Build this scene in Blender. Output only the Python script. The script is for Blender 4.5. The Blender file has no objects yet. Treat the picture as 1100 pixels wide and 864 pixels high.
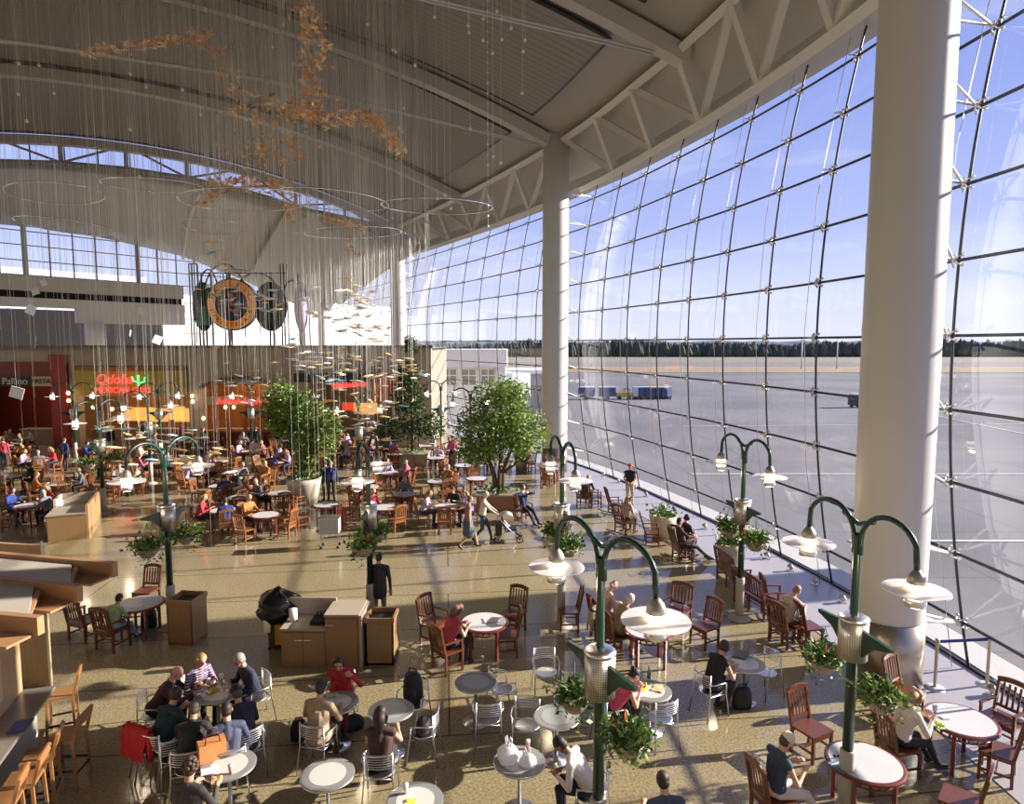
import bpy, math, random
import numpy as np
from mathutils import Vector, Matrix, Euler
R = random.Random(7)
PI = math.pi
sc = bpy.context.scene
COL = sc.collection

# ------------------------------------------------------------------ camera
CAMH = 6.7
FPX = 705.0
PITCH = math.atan(63 / FPX)
cam = bpy.data.cameras.new('camera')
cam.sensor_width = 36; cam.sensor_fit = 'HORIZONTAL'
cam.lens = FPX / 1100 * 36
cam.clip_end = 4000
cam_o = bpy.data.objects.new('camera', cam)
cam_o.location = (0, 0, CAMH)
cam_o.rotation_euler = (PI / 2 - PITCH, 0, 0)
COL.objects.link(cam_o)
sc.camera = cam_o

def ray(px, py):
    a = (px - 550) / FPX; b = (432 - py) / FPX
    c, s = math.cos(PITCH), math.sin(PITCH)
    return Vector((a, c + b * s, b * c - s))
def P(px, py, h=0.0):
    """where the sight line of a photograph point meets the height h"""
    d = ray(px, py); t = (h - CAMH) / d.z
    return Vector((d.x * t, d.y * t, h))
def PZ(px, py, depth):
    d = ray(px, py); t = depth / d.y
    return Vector((d.x * t, depth, CAMH + d.z * t))

# ------------------------------------------------------------------ materials
_M = {}
def mat(name, col, rough=0.5, metal=0.0, emit=None, es=1.0, noise=None, bump=0.0, nscale=30, spec=0.5, alpha=1.0, transl=0.0, coat=0.0, trans=0.0):
    if name in _M: return _M[name]
    m = bpy.data.materials.new(name); m.use_nodes = True
    nt = m.node_tree; b = nt.nodes['Principled BSDF']
    b.inputs['Base Color'].default_value = (*col, 1)
    b.inputs['Roughness'].default_value = rough
    b.inputs['Metallic'].default_value = metal
    b.inputs['Specular IOR Level'].default_value = spec
    b.inputs['Coat Weight'].default_value = coat
    b.inputs['Alpha'].default_value = alpha
    b.inputs['Transmission Weight'].default_value = trans
    if emit:
        b.inputs['Emission Color'].default_value = (*emit, 1)
        b.inputs['Emission Strength'].default_value = es
    if noise or bump:
        tc = nt.nodes.new('ShaderNodeTexCoord'); n = nt.nodes.new('ShaderNodeTexNoise')
        n.inputs['Scale'].default_value = nscale; n.inputs['Detail'].default_value = 4
        nt.links.new(tc.outputs['Object'], n.inputs['Vector'])
        if noise:
            mx = nt.nodes.new('ShaderNodeMix'); mx.data_type = 'RGBA'
            mx.inputs['A'].default_value = (*col, 1); mx.inputs['B'].default_value = (*noise, 1)
            nt.links.new(n.outputs['Fac'], mx.inputs['Factor'])
            nt.links.new(mx.outputs['Result'], b.inputs['Base Color'])
        if bump:
            bp = nt.nodes.new('ShaderNodeBump'); bp.inputs['Strength'].default_value = bump
            nt.links.new(n.outputs['Fac'], bp.inputs['Height']); nt.links.new(bp.outputs['Normal'], b.inputs['Normal'])
    if transl:
        tr = nt.nodes.new('ShaderNodeBsdfTranslucent'); tr.inputs['Color'].default_value = (*col, 1)
        mi = nt.nodes.new('ShaderNodeMixShader'); mi.inputs[0].default_value = transl
        nt.links.new(b.outputs[0], mi.inputs[1]); nt.links.new(tr.outputs[0], mi.inputs[2])
        nt.links.new(mi.outputs[0], nt.nodes['Material Output'].inputs['Surface'])
    _M[name] = m
    return m

def wood(name, c1, c2, rough=0.35, scale=3.0, stretch=(1, 12, 12), coat=0.2):
    if name in _M: return _M[name]
    m = mat(name, c1, rough, coat=coat); nt = m.node_tree; b = nt.nodes['Principled BSDF']
    tc = nt.nodes.new('ShaderNodeTexCoord'); mp = nt.nodes.new('ShaderNodeMapping')
    mp.inputs['Scale'].default_value = stretch
    n = nt.nodes.new('ShaderNodeTexNoise'); n.inputs['Scale'].default_value = scale; n.inputs['Detail'].default_value = 5
    mx = nt.nodes.new('ShaderNodeMix'); mx.data_type = 'RGBA'
    mx.inputs['A'].default_value = (*c1, 1); mx.inputs['B'].default_value = (*c2, 1)
    nt.links.new(tc.outputs['Object'], mp.inputs[0]); nt.links.new(mp.outputs[0], n.inputs['Vector'])
    nt.links.new(n.outputs['Fac'], mx.inputs['Factor']); nt.links.new(mx.outputs['Result'], b.inputs['Base Color'])
    return m

# ------------------------------------------------------------------ mesh builder
class MB:
    def __init__(s): s.v = []; s.f = []; s.m = []; s.s = []
    def add(s, vs, fs, mi=0, sm=False):
        o = len(s.v); s.v.extend([tuple(v) for v in vs])
        for f in fs: s.f.append(tuple(i + o for i in f)); s.m.append(mi); s.s.append(sm)
        return s
    def box(s, c, d, rz=0.0, mi=0, rx=0.0, ry=0.0):
        M = Euler((rx, ry, rz)).to_matrix(); c = Vector(c); h = Vector(d) * .5
        vs = [c + M @ Vector((x * h.x, y * h.y, z * h.z)) for z in (-1, 1) for y in (-1, 1) for x in (-1, 1)]
        return s.add(vs, [(0, 2, 3, 1), (4, 5, 7, 6), (0, 1, 5, 4), (2, 6, 7, 3), (0, 4, 6, 2), (1, 3, 7, 5)], mi)
    def bar(s, p0, p1, w, h, mi=0, up=(0, 0, 1)):
        p0, p1 = Vector(p0), Vector(p1); d = (p1 - p0).normalized(); up = Vector(up)
        if abs(d.dot(up)) > .98: up = Vector((0, 1, 0))
        x = d.cross(up).normalized(); y = x.cross(d)
        vs = [p + x * a * w / 2 + y * b * h / 2 for p in (p0, p1) for a, b in ((-1, -1), (1, -1), (1, 1), (-1, 1))]
        return s.add(vs, [(3, 2, 1, 0), (4, 5, 6, 7), (0, 1, 5, 4), (1, 2, 6, 5), (2, 3, 7, 6), (3, 0, 4, 7)], mi)
    def tube(s, pts, r, n=8, mi=0, closed=False, sm=True):
        pts = [Vector(p) for p in pts]; k = len(pts)
        rr = r if isinstance(r, (list, tuple)) else [r] * k
        T = []
        for i in range(k):
            a = pts[(i - 1) % k] if (i or closed) else pts[0]; b = pts[(i + 1) % k] if (i < k - 1 or closed) else pts[-1]
            t = b - a; T.append(t.normalized() if t.length > 1e-9 else Vector((0, 0, 1)))
        up = Vector((0, 0, 1)) if abs(T[0].z) < .9 else Vector((1, 0, 0))
        x = T[0].cross(up).normalized(); vs = []
        for i in range(k):
            x = (x - T[i] * x.dot(T[i])).normalized(); y = T[i].cross(x)
            for j in range(n):
                a = 2 * PI * j / n; vs.append(pts[i] + (x * math.cos(a) + y * math.sin(a)) * rr[i])
        fs = []
        for i in range(k if closed else k - 1):
            i2 = (i + 1) % k
            for j in range(n):
                j2 = (j + 1) % n; fs.append((i * n + j, i * n + j2, i2 * n + j2, i2 * n + j))
        if not closed: 
            s.add(vs, fs, mi, sm); o = len(s.v) - len(vs)
            s.f.append(tuple(o + j for j in reversed(range(n)))); s.m.append(mi); s.s.append(False)
            s.f.append(tuple(o + (k - 1) * n + j for j in range(n))); s.m.append(mi); s.s.append(False)
            return s
        return s.add(vs, fs, mi, sm)
    def lathe(s, prof, n=24, c=(0, 0, 0), mi=0, sm=True, M=None, sx=1, sy=1):
        vs = []; fs = []; c = Vector(c)
        for r, z in prof:
            for j in range(n):
                a = 2 * PI * j / n; p = Vector((r * math.cos(a) * sx, r * math.sin(a) * sy, z))
                if M: p = M @ p
                vs.append(c + p)
        for i in range(len(prof) - 1):
            for j in range(n):
                j2 = (j + 1) % n; fs.append((i * n + j, i * n + j2, (i + 1) * n + j2, (i + 1) * n + j))
        k = (len(prof) - 1) * n
        if prof[0][0] > 1e-6: fs.append(tuple(reversed(range(n))))
        if prof[-1][0] > 1e-6: fs.append(tuple(k + j for j in range(n)))
        return s.add(vs, fs, mi, sm)
    def ell(s, c, r, n=12, mi=0, M=None):
        k = max(5, n // 2 + 1)
        vs = []; c = Vector(c)
        for i in range(k + 1):
            t = PI * i / k
            for j in range(n):
                a = 2 * PI * j / n
                p = Vector((r[0] * math.sin(t) * math.cos(a), r[1] * math.sin(t) * math.sin(a), -r[2] * math.cos(t)))
                vs.append(c + (M @ p if M else p))
        fs = [(i * n + j, i * n + (j + 1) % n, (i + 1) * n + (j + 1) % n, (i + 1) * n + j) for i in range(k) for j in range(n)]
        return s.add(vs, fs, mi, True)
    def build(s, name, mats, parent=None, weld=False):
        me = bpy.data.meshes.new(name); me.from_pydata(s.v, [], s.f)
        if not isinstance(mats, (list, tuple)): mats = [mats]
        for m in mats: me.materials.append(m)
        me.polygons.foreach_set('material_index', s.m); me.polygons.foreach_set('use_smooth', s.s)
        me.update()
        o = bpy.data.objects.new(name, me); COL.objects.link(o)
        if parent: o.parent = parent
        return o

def tag(o, label=None, cat=None, group=None, kind=None):
    if label: o['label'] = label
    if cat: o['category'] = cat
    if group: o['group'] = group
    if kind: o['kind'] = kind
    return o
def thing(name, loc=(0, 0, 0), rz=0.0, label=None, cat=None, group=None, kind=None):
    o = bpy.data.objects.new(name, None); COL.objects.link(o); o.empty_display_size = .1
    o.location = loc; o.rotation_euler = (0, 0, rz)
    return tag(o, label, cat, group, kind)
_kids = {}
def kids(o):
    return [c for c in bpy.data.objects if c.parent == o]
def dup(root, loc, rz=0.0, label=None, group=None, scale=None):
    if root.name not in _kids:
        _kids[root.name] = [(c, kids(c)) for c in kids(root)]
    r = root.copy(); COL.objects.link(r); r.location = loc; r.rotation_euler = (0, 0, rz)
    if scale: r.scale = (scale,) * 3 if not isinstance(scale, tuple) else scale
    if label: r['label'] = label
    if group: r['group'] = group
    elif 'group' in r and label: del r['group']
    for c, g in _kids[root.name]:
        c2 = c.copy(); COL.objects.link(c2); c2.parent = r
        for d in g:
            d2 = d.copy(); COL.objects.link(d2); d2.parent = c2
    return r
class Proto:
    """first use moves the built thing itself, later uses copy it"""
    def __init__(s, root): s.r = root; s.used = False
    def put(s, loc, rz, label, group=None, scale=None):
        if s.used: return dup(s.r, loc, rz, label, group, scale)
        s.used = True; s.r.location = loc; s.r.rotation_euler = (0, 0, rz)
        if scale: s.r.scale = (scale,) * 3
        s.r['label'] = label
        if group: s.r['group'] = group
        return s.r
def face(frm, to):
    """rotation that turns local +Y towards a point"""
    return math.atan2(to[1] - frm[1], to[0] - frm[0]) - PI / 2
def text_mesh(s, size, depth=0.02, shear=0.0, align='CENTER'):
    cu = bpy.data.curves.new('lettering', 'FONT'); cu.body = s; cu.size = size; cu.extrude = depth; cu.shear = shear
    cu.align_x = align; cu.align_y = 'CENTER'
    o = bpy.data.objects.new('lettering', cu); COL.objects.link(o)
    dg = bpy.context.evaluated_depsgraph_get()
    me = bpy.data.meshes.new_from_object(o.evaluated_get(dg))
    bpy.data.objects.remove(o)
    return me
def text_part(s, size, m, parent, M, name='lettering', shear=0.0, depth=0.02, bold=0.0):
    me = text_mesh(s, size, depth, shear); me.materials.clear(); me.materials.append(m)
    o = bpy.data.objects.new(name, me); COL.objects.link(o); o.parent = parent; o.matrix_local = M
    return o
WALLTXT = Matrix.Rotation(PI / 2, 4, 'X')   # text standing upright facing -Y

# common materials
M_white = mat('white_paint', (.64, .63, .615), .45)
M_steel = mat('brushed_steel', (.62, .6, .56), .35, 1.0)
M_chrome = mat('chrome', (.8, .8, .82), .15, 1.0)
M_alu = mat('aluminium', (.72, .72, .74), .3, 1.0)
M_black = mat('black_metal', (.015, .016, .02), .4)
M_green = mat('green_enamel', (.006, .04, .026), .35, coat=.2)
M_lgreen = M_green
M_mahog = wood('mahogany', (.17, .055, .025), (.09, .028, .014), .3)
M_mahog_lit = wood('mahogany_warm_lit', (.33, .135, .05), (.18, .062, .022), .35)  # mahogany of the far chairs with the warm light put into its colour
M_oak = wood('honey_oak', (.5, .3, .13), (.38, .2, .08), .4)
M_panelwood = wood('pale_panel_wood', (.52, .34, .19), (.42, .26, .13), .45, 2.0, (8, 1, .6))
M_cab = wood('cabinet_laminate', (.30, .18, .08), (.24, .14, .06), .45, 2.0, (8, 8, .6))
M_lam = mat('putty_laminate', (.36, .30, .24), .5)
M_dark = mat('dark_void', (.012, .011, .011), .8)
M_concrete = mat('post_sleeve_grey', (.46, .43, .37), .5, noise=(.38, .35, .3), nscale=20)
M_tabletop = mat('pale_laminate', (.60, .61, .58), .3)
M_tablegrey = mat('grey_laminate', (.26, .26, .25), .35)
M_soil = mat('soil', (.05, .035, .02), .9)
M_leaf = mat('leaf_green', (.055, .13, .025), .5, noise=(.10, .2, .035), nscale=6, transl=.25)
M_leafl = mat('leaf_light', (.20, .32, .06), .5, noise=(.34, .42, .09), nscale=4, transl=.3)
M_leafd = mat('leaf_dark', (.02, .06, .02), .5, noise=(.05, .10, .03), nscale=6, transl=.15)
M_red = mat('red_flower', (.75, .06, .04), .5)
M_bark = mat('bark', (.16, .11, .07), .8, noise=(.08, .05, .03), nscale=15)
M_pot = mat('tan_planter', (.42, .36, .27), .6)
# ------------------------------------------------------------------ plan curve of the glass wall
WP = [(5.6, -22), (7.6, -14), (8.9, -6), (9.55, 3), (9.62, 9), (9.48, 12.8), (9.0, 17.4), (8.2, 21.6), (7.15, 25.6), (4.4, 34), (-1.2, 46), (-8.2, 59), (-15.5, 72.5), (-23, 86.5), (-31, 101), (-39, 115)]
def _cr(p0, p1, p2, p3, t):
    return tuple(.5 * (2 * b + (c - a) * t + (2 * a - 5 * b + 4 * c - d) * t * t + (3 * b - a - 3 * c + d) * t ** 3) for a, b, c, d in zip(p0, p1, p2, p3))
_pts = []
for i in range(1, len(WP) - 2):
    for k in range(24): _pts.append(_cr(WP[i - 1], WP[i], WP[i + 1], WP[i + 2], k / 24))
_pts.append(WP[-2])
_S = [0.0]
for a, b in zip(_pts, _pts[1:]): _S.append(_S[-1] + math.hypot(b[0] - a[0], b[1] - a[1]))
_px = np.array([p[0] for p in _pts]); _py = np.array([p[1] for p in _pts]); _S = np.array(_S)
def W(s, off=0.0, h=0.0):
    """point at arc length s along the wall, off metres outwards"""
    x, y = np.interp(s, _S, _px), np.interp(s, _S, _py)
    e = 1.5
    tx, ty = np.interp(s + e, _S, _px) - np.interp(s - e, _S, _px), np.interp(s + e, _S, _py) - np.interp(s - e, _S, _py)
    L = math.hypot(tx, ty); nx, ny = ty / L, -tx / L
    return Vector((x + nx * off, y + ny * off, h))
def s_at_y(y): return float(np.interp(y, _py, _S))
def bow(h): return .8 * ((h - 6.9) / 7) ** 2 - .8
def G(s, h, off=0.0): return W(s, bow(h) + off, h)
COLOFF = -1.95
SC = [s_at_y(12.9) - 22.5, s_at_y(12.9), s_at_y(34.9), s_at_y(59.2), s_at_y(85.5)]
LEV = [6.85 + 1.46 * k for k in range(-4, 6)]       # transom heights
GTOP = 15.25
MUL = []
for i in range(4):
    n = 9 if i < 2 else (10 if i == 2 else 11)
    MUL.append([SC[i] + (SC[i + 1] - SC[i]) * (k + .35) / n for k in range(n)])

def s_for_px(px):
    best = min(((abs(550 + FPX * (G(s, 6.85).x / G(s, 6.85).y) - px), s) for s in np.arange(SC[0] + 15, SC[4], .04)), key=lambda q: q[0]); return best[1]
MUL[1] = [SC[1] + .12] + [s_for_px(x) for x in (939, 876, 822, 776, 738, 705, 673, 646, 621)]
MUL[0] = sorted(SC[1] + .12 - 2.4 * k for k in range(1, 10))
MUL[2] = [s_for_px(x) for x in (575, 554, 534, 514, 495, 476, 459, 441)]
# ------------------------------------------------------------------ materials of the shell
def floor_mat():
    m = bpy.data.materials.new('terrazzo'); m.use_nodes = True; nt = m.node_tree; N = nt.nodes; L = nt.links
    b = N['Principled BSDF']; tc = N.new('ShaderNodeTexCoord')
    n1 = N.new('ShaderNodeTexNoise'); n1.inputs['Scale'].default_value = 22; n1.inputs['Detail'].default_value = 6; n1.inputs['Roughness'].default_value = .8
    n2 = N.new('ShaderNodeTexNoise'); n2.inputs['Scale'].default_value = .35
    mp = N.new('ShaderNodeMapping'); mp.inputs['Rotation'].default_value = (0, 0, -.1)
    L.new(tc.outputs['Object'], mp.inputs[0])
    L.new(tc.outputs['Object'], n1.inputs['Vector']); L.new(tc.outputs['Object'], n2.inputs['Vector'])
    r1 = N.new('ShaderNodeValToRGB'); e = r1.color_ramp.elements
    e[0].position = .36; e[0].color = (.165, .128, .065, 1); e[1].position = .64; e[1].color = (.45, .38, .235, 1)
    L.new(n1.outputs['Fac'], r1.inputs[0])
    mx = N.new('ShaderNodeMix'); mx.data_type = 'RGBA'; mx.blend_type = 'MULTIPLY'; mx.inputs['Factor'].default_value = .5
    r2 = N.new('ShaderNodeValToRGB'); r2.color_ramp.elements[0].position = .35; r2.color_ramp.elements[0].color = (.8, .82, .8, 1); r2.color_ramp.elements[1].position = .65
    L.new(n2.outputs['Fac'], r2.inputs[0]); L.new(r1.outputs[0], mx.inputs['A']); L.new(r2.outputs[0], mx.inputs['B'])
    br = N.new('ShaderNodeTexBrick'); br.offset = .5; br.inputs['Scale'].default_value = 1; br.inputs['Mortar Size'].default_value = .018
    br.inputs['Brick Width'].default_value = 19; br.inputs['Row Height'].default_value = 2.15; br.inputs['Mortar Smooth'].default_value = .2
    br.inputs['Color1'].default_value = (1, 1, 1, 1); br.inputs['Color2'].default_value = (.95, .95, .93, 1); br.inputs['Mortar'].default_value = (.34, .3, .24, 1)
    L.new(mp.outputs[0], br.inputs['Vector'])
    m2 = N.new('ShaderNodeMix'); m2.data_type = 'RGBA'; m2.blend_type = 'MULTIPLY'; m2.inputs['Factor'].default_value = 1
    L.new(mx.outputs['Result'], m2.inputs['A']); L.new(br.outputs['Color'], m2.inputs['B'])
    L.new(m2.outputs['Result'], b.inputs['Base Color'])
    b.inputs['Roughness'].default_value = .22; b.inputs['Specular IOR Level'].default_value = .6
    n3 = N.new('ShaderNodeTexNoise'); n3.inputs['Scale'].default_value = 1.2; L.new(tc.outputs['Object'], n3.inputs['Vector'])
    mr = N.new('ShaderNodeMapRange'); mr.inputs['To Min'].default_value = .07; mr.inputs['To Max'].default_value = .2
    L.new(n3.outputs['Fac'], mr.inputs['Value']); L.new(mr.outputs[0], b.inputs['Roughness'])
    return m
def slat_mat(name, c1, c2, period):
    """narrow boards running along the V direction of the UV map"""
    m = bpy.data.materials.new(name); m.use_nodes = True; nt = m.node_tree; N = nt.nodes; L = nt.links
    b = N['Principled BSDF']; uv = N.new('ShaderNodeUVMap'); sp = N.new('ShaderNodeSeparateXYZ'); L.new(uv.outputs[0], sp.inputs[0])
    d = N.new('ShaderNodeMath'); d.operation = 'DIVIDE'; d.inputs[1].default_value = period; L.new(sp.outputs['X'], d.inputs[0])
    f = N.new('ShaderNodeMath'); f.operation = 'FRACT'; L.new(d.outputs[0], f.inputs[0])
    g = N.new('ShaderNodeMath'); g.operation = 'LESS_THAN'; g.inputs[1].default_value = .13; L.new(f.outputs[0], g.inputs[0])
    mx = N.new('ShaderNodeMix'); mx.data_type = 'RGBA'; mx.inputs['A'].default_value = (*c1, 1); mx.inputs['B'].default_value = (*c2, 1)
    L.new(g.outputs[0], mx.inputs['Factor']); L.new(mx.outputs['Result'], b.inputs['Base Color']); b.inputs['Roughness'].default_value = .6
    return m
def glass_mat():
    m = bpy.data.materials.new('clear_glass'); m.use_nodes = True; nt = m.node_tree; N = nt.nodes; L = nt.links
    for n in list(N):
        if n.type == 'BSDF_PRINCIPLED': N.remove(n)
    t = N.new('ShaderNodeBsdfTransparent'); t.inputs['Color'].default_value = (.93, .94, .97, 1)
    g = N.new('ShaderNodeBsdfGlossy'); g.inputs['Roughness'].default_value = .03; g.inputs['Color'].default_value = (1, 1, 1, 1)
    lw = N.new('ShaderNodeLayerWeight'); lw.inputs['Blend'].default_value = .5
    pw = N.new('ShaderNodeMath'); pw.operation = 'POWER'; pw.inputs[1].default_value = 4.5; L.new(lw.outputs['Facing'], pw.inputs[0])
    mi = N.new('ShaderNodeMixShader'); mu = N.new('ShaderNodeMath'); mu.operation = 'MULTIPLY_ADD'; mu.inputs[1].default_value = .8; mu.inputs[2].default_value = .055; mu.use_clamp = True
    L.new(pw.outputs[0], mu.inputs[0]); L.new(mu.outputs[0], mi.inputs[0])
    L.new(t.outputs[0], mi.inputs[1]); L.new(g.outputs[0], mi.inputs[2]); L.new(mi.outputs[0], N['Material Output'].inputs['Surface'])
    return m
M_floor = floor_mat(); M_glass = glass_mat()
M_slat = slat_mat('ceiling_boards', (.27, .25, .215), (.15, .14, .12), .42)
M_ceil = mat('ceiling_plaster', (.38, .36, .32), .6)
M_rib = mat('rib_paint', (.50, .475, .43), .5)
M_truss = mat('truss_paint', (.68, .66, .61), .45)
M_tan = mat('tan_wall', (.50, .425, .325), .7, noise=(.46, .39, .30), nscale=3)
M_greywall = mat('grey_wall', (.5, .5, .5), .6)
M_mull = mat('joint_black', (.02, .022, .03), .4)

# ------------------------------------------------------------------ floor
def struct(name, mb, m, parent=None):
    o = mb.build(name, m, parent)
    if not parent: o['kind'] = 'structure'
    return o
N_ = 120
ss = [SC[0] - 4 + (SC[4] + 8 - SC[0] + 4) * i / N_ for i in range(N_ + 1)]
mb = MB(); top = [W(s, 0.02, 0) for s in ss]; lft = [Vector((-62, p.y, 0)) for p in top]
fs = []
vs = top + lft
for i in range(N_): fs.append((i, i + 1, N_ + 1 + i + 1, N_ + 1 + i))
mb.add(vs, fs); dn = [v + Vector((0, 0, -.3)) for v in vs]
mb.add(dn, [tuple(reversed(f)) for f in fs])
mb.add([vs[i] for i in range(N_ + 1)] + [dn[i] for i in range(N_ + 1)], [(i, N_ + 1 + i, N_ + 2 + i, i + 1) for i in range(N_)])
struct('floor', mb, M_floor)
# pale stone strip and low curb along the glass
M_strip = mat('pale_stone', (.42, .40, .42), .3, noise=(.36, .34, .36), nscale=4, spec=.6)
def ribbon(s0, s1, o0, o1, h0, h1, n=60):
    mb = MB(); V = []
    for i in range(n + 1):
        s = s0 + (s1 - s0) * i / n
        V += [W(s, o0, h0), W(s, o1, h0), W(s, o1, h1), W(s, o0, h1)]
    F = []
    for i in range(n):
        a = 4 * i; b = a + 4
        F += [(a, b, b + 1, a + 1), (a + 1, b + 1, b + 2, a + 2), (a + 2, b + 2, b + 3, a + 3), (a + 3, b + 3, b, a)]
    F += [(0, 1, 2, 3), (4 * n + 3, 4 * n + 2, 4 * n + 1, 4 * n)]
    return mb.add(V, F)
o = struct('trim_1', ribbon(SC[0] - 3, SC[3] + 8, -2.2, -.05, .001, .012), M_strip)
M_curb = mat('white_curb', (.55, .53, .5), .5)
struct('trim_2', ribbon(SC[0] - 3, SC[4], .12, .75, -.3, .05), M_curb)
struct('trim_3', ribbon(SC[0] - 3, SC[4], -.035, .035, 0.012, .06), M_mull)
# dark fan lines set in the terrazzo? (none visible) ; slab edge towards the apron
struct('trim_4', ribbon(SC[0] - 3, SC[4], .75, 1.0, -5, .02), M_curb)

# ------------------------------------------------------------------ glass wall
def spider_mesh():
    mb = MB()
    for a in (45, 135, 225, 315):
        c, s = math.cos(math.radians(a)), math.sin(math.radians(a))
        mb.tube([(0, -.10, 0), (c * .09, -.09, s * .09), (c * .16, -.02, s * .14)], [.028, .02, .016], 6)
        mb.ell((c * .16, -.012, s * .14), (.04, .018, .04), 8)
    mb.ell((0, -.1, 0), (.045, .06, .045), 8)
    mb.tube([(0, -.12, 0), (0, -.28, 0)], .018, 6)
    return mb
_sp = spider_mesh().build('spider_fitting', M_steel)
def angle_out(s):
    a = W(s, 0); b = W(s, 1); return math.atan2(b.y - a.y, b.x - a.x) - PI / 2
bay_txt = ['nearest bay of the tall glass wall, on the right of the big white column',
           'tall bowed glass wall bay between the big white column and the second column',
           'glass wall bay between the second and third white columns', 'farthest glass wall bay beyond the third white column']
HL = [0.06] + LEV + [GTOP]
for bi in range(4):
    root = thing('window_%d' % (bi + 1), W((SC[bi] + SC[bi + 1]) / 2), 0, bay_txt[bi], 'glass wall', kind='structure')
    s0, s1 = SC[bi], SC[bi + 1]; inv = Matrix.Translation(-root.location)
    g = MB(); edges = [s0] + MUL[bi] + [s1]
    hh = []
    for a, b in zip(HL, HL[1:]): hh += [a, (a + b) / 2]
    hh.append(HL[-1])
    for a, b in zip(edges, edges[1:]):
        V = []; 
        for h in hh: V += [G(a, h) - root.location, G(b, h) - root.location]
        g.add(V, [(2 * i, 2 * i + 1, 2 * i + 3, 2 * i + 2) for i in range(len(hh) - 1)], 0, False)
    g.build('glass_panes', M_glass, root)
    for s in MUL[bi]:
        m_ = MB(); m_.tube([G(s, h, .0) - root.location for h in hh], .028, 6); m_.build('mullion', M_mull, root)
        c_ = MB(); c_.tube([G(s + .05, h, -.33) - root.location for h in (0.02, 3.5, 7, 10.5, 14.6)], .009, 5); c_.build('tension_cable', M_steel, root)
    for h in LEV:
        t = MB(); t.tube([G(s0 + (s1 - s0) * k / 24, h) - root.location for k in range(25)], .034, 6)
        t.build('transom', M_mull, root)
    if bi < 3:
        first = True; cnt = 0
        cand = [(s, h) for s in MUL[bi] for h in LEV]
        for s, h in cand[:100]:
            q = _sp if (bi == 0 and first) else _sp.copy()
            if q is not _sp: COL.objects.link(q)
            first = False
            q.parent = root; q.location = G(s, h) - root.location; q.rotation_euler = (0, 0, angle_out(s))
# ------------------------------------------------------------------ columns
col_lab = ['', 'huge white round column in the foreground right with a stainless steel base', 'second white round column, standing by the window mid picture',
           'third white round column, far down the glass wall', 'farthest slim white column behind the hanging sign']
for i in range(1, 5):
    c = W(SC[i], COLOFF)
    t = thing('column', c, 0, col_lab[i], 'column')
    r = .66
    MB().lathe([(r * .97, 1.25), (r, 1.32), (r * 1.03, 6), (r, 13), (r * .96, 18.2)], 48).build('shaft', M_white, t)
    MB().lathe([(r * 1.03, 0.0), (r * 1.03, 1.28)], 48).build('steel_base', mat('base_steel', (.42, .36, .29), .3, .9), t)
    if i < 4:
        for h in LEV:
            s = min(MUL[i - 1] + MUL[i], key=lambda s: abs(s - SC[i]))
            for q in (-.45, .45):
                g_ = G(s, h, -.12) - c; g_.z = h; a = math.atan2(g_.y, g_.x) + q; d = Vector((math.cos(a), math.sin(a), 0)) * r * .98
                MB().tube([(d.x, d.y, h + .22), d * 1.06 + Vector((0, 0, h + .21)), g_], [.045, .032, .025], 6).build('strut', M_white, t)
# ------------------------------------------------------------------ roof
HR = 16.75
def rib_h(v, base=HR): return base + 4.1 * (1 - ((v - 21) / 21) ** 2)
def C(u, v, dz=0.0): return W(u, COLOFF - v, rib_h(v) + dz)
def surf(u0, u1, v0, v1, nu, nv, dz, thick=0.0, uvmap=False):
    vs = []; uv = []
    for i in range(nu + 1):
        for j in range(nv + 1):
            u = u0 + (u1 - u0) * i / nu; v = v0 + (v1 - v0) * j / nv
            vs.append(C(u, v, dz)); uv.append((u, v))
    k = nv + 1
    fs = [(i * k + j, i * k + j + 1, (i + 1) * k + j + 1, (i + 1) * k + j) for i in range(nu) for j in range(nv)]
    n = len(vs)
    if thick:
        vs = vs + [p + Vector((0, 0, thick)) for p in vs]; uv = uv + uv
        fs = fs + [tuple(n + q for q in reversed(f)) for f in fs]
        bd = [j for j in range(k)] + [i * k + nv for i in range(1, nu + 1)] + [nu * k + j for j in range(nv - 1, -1, -1)] + [i * k for i in range(nu - 1, 0, -1)]
        fs += [(bd[q], n + bd[q], n + bd[(q + 1) % len(bd)], bd[(q + 1) % len(bd)]) for q in range(len(bd))]
    return vs, fs, uv
def surf_obj(name, args, m, parent=None, thick=.3, kind='structure'):
    vs, fs, uv = surf(*args, thick=thick)
    me = bpy.data.meshes.new(name); me.from_pydata(vs, [], fs); me.materials.append(m)
    l = me.uv_layers.new(name='UVMap')
    vi = np.zeros(len(me.loops), dtype=np.int32); me.loops.foreach_get('vertex_index', vi)
    l.data.foreach_set('uv', np.array(uv, dtype=np.float32)[vi].ravel())
    o = bpy.data.objects.new(name, me); COL.objects.link(o)
    if parent: o.parent = parent
    elif kind: o['kind'] = kind
    return o
VMAX = 44
surf_obj('ceiling', (SC[0] - 6, SC[3], -.6, VMAX, 60, 44, .25), M_ceil, thick=.5)
ribs = [SC[0], (SC[0] + SC[1]) / 2, SC[1], (SC[1] + SC[2]) / 2, SC[2], (SC[2] + SC[3]) / 2, SC[3]]
k = 1
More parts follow.
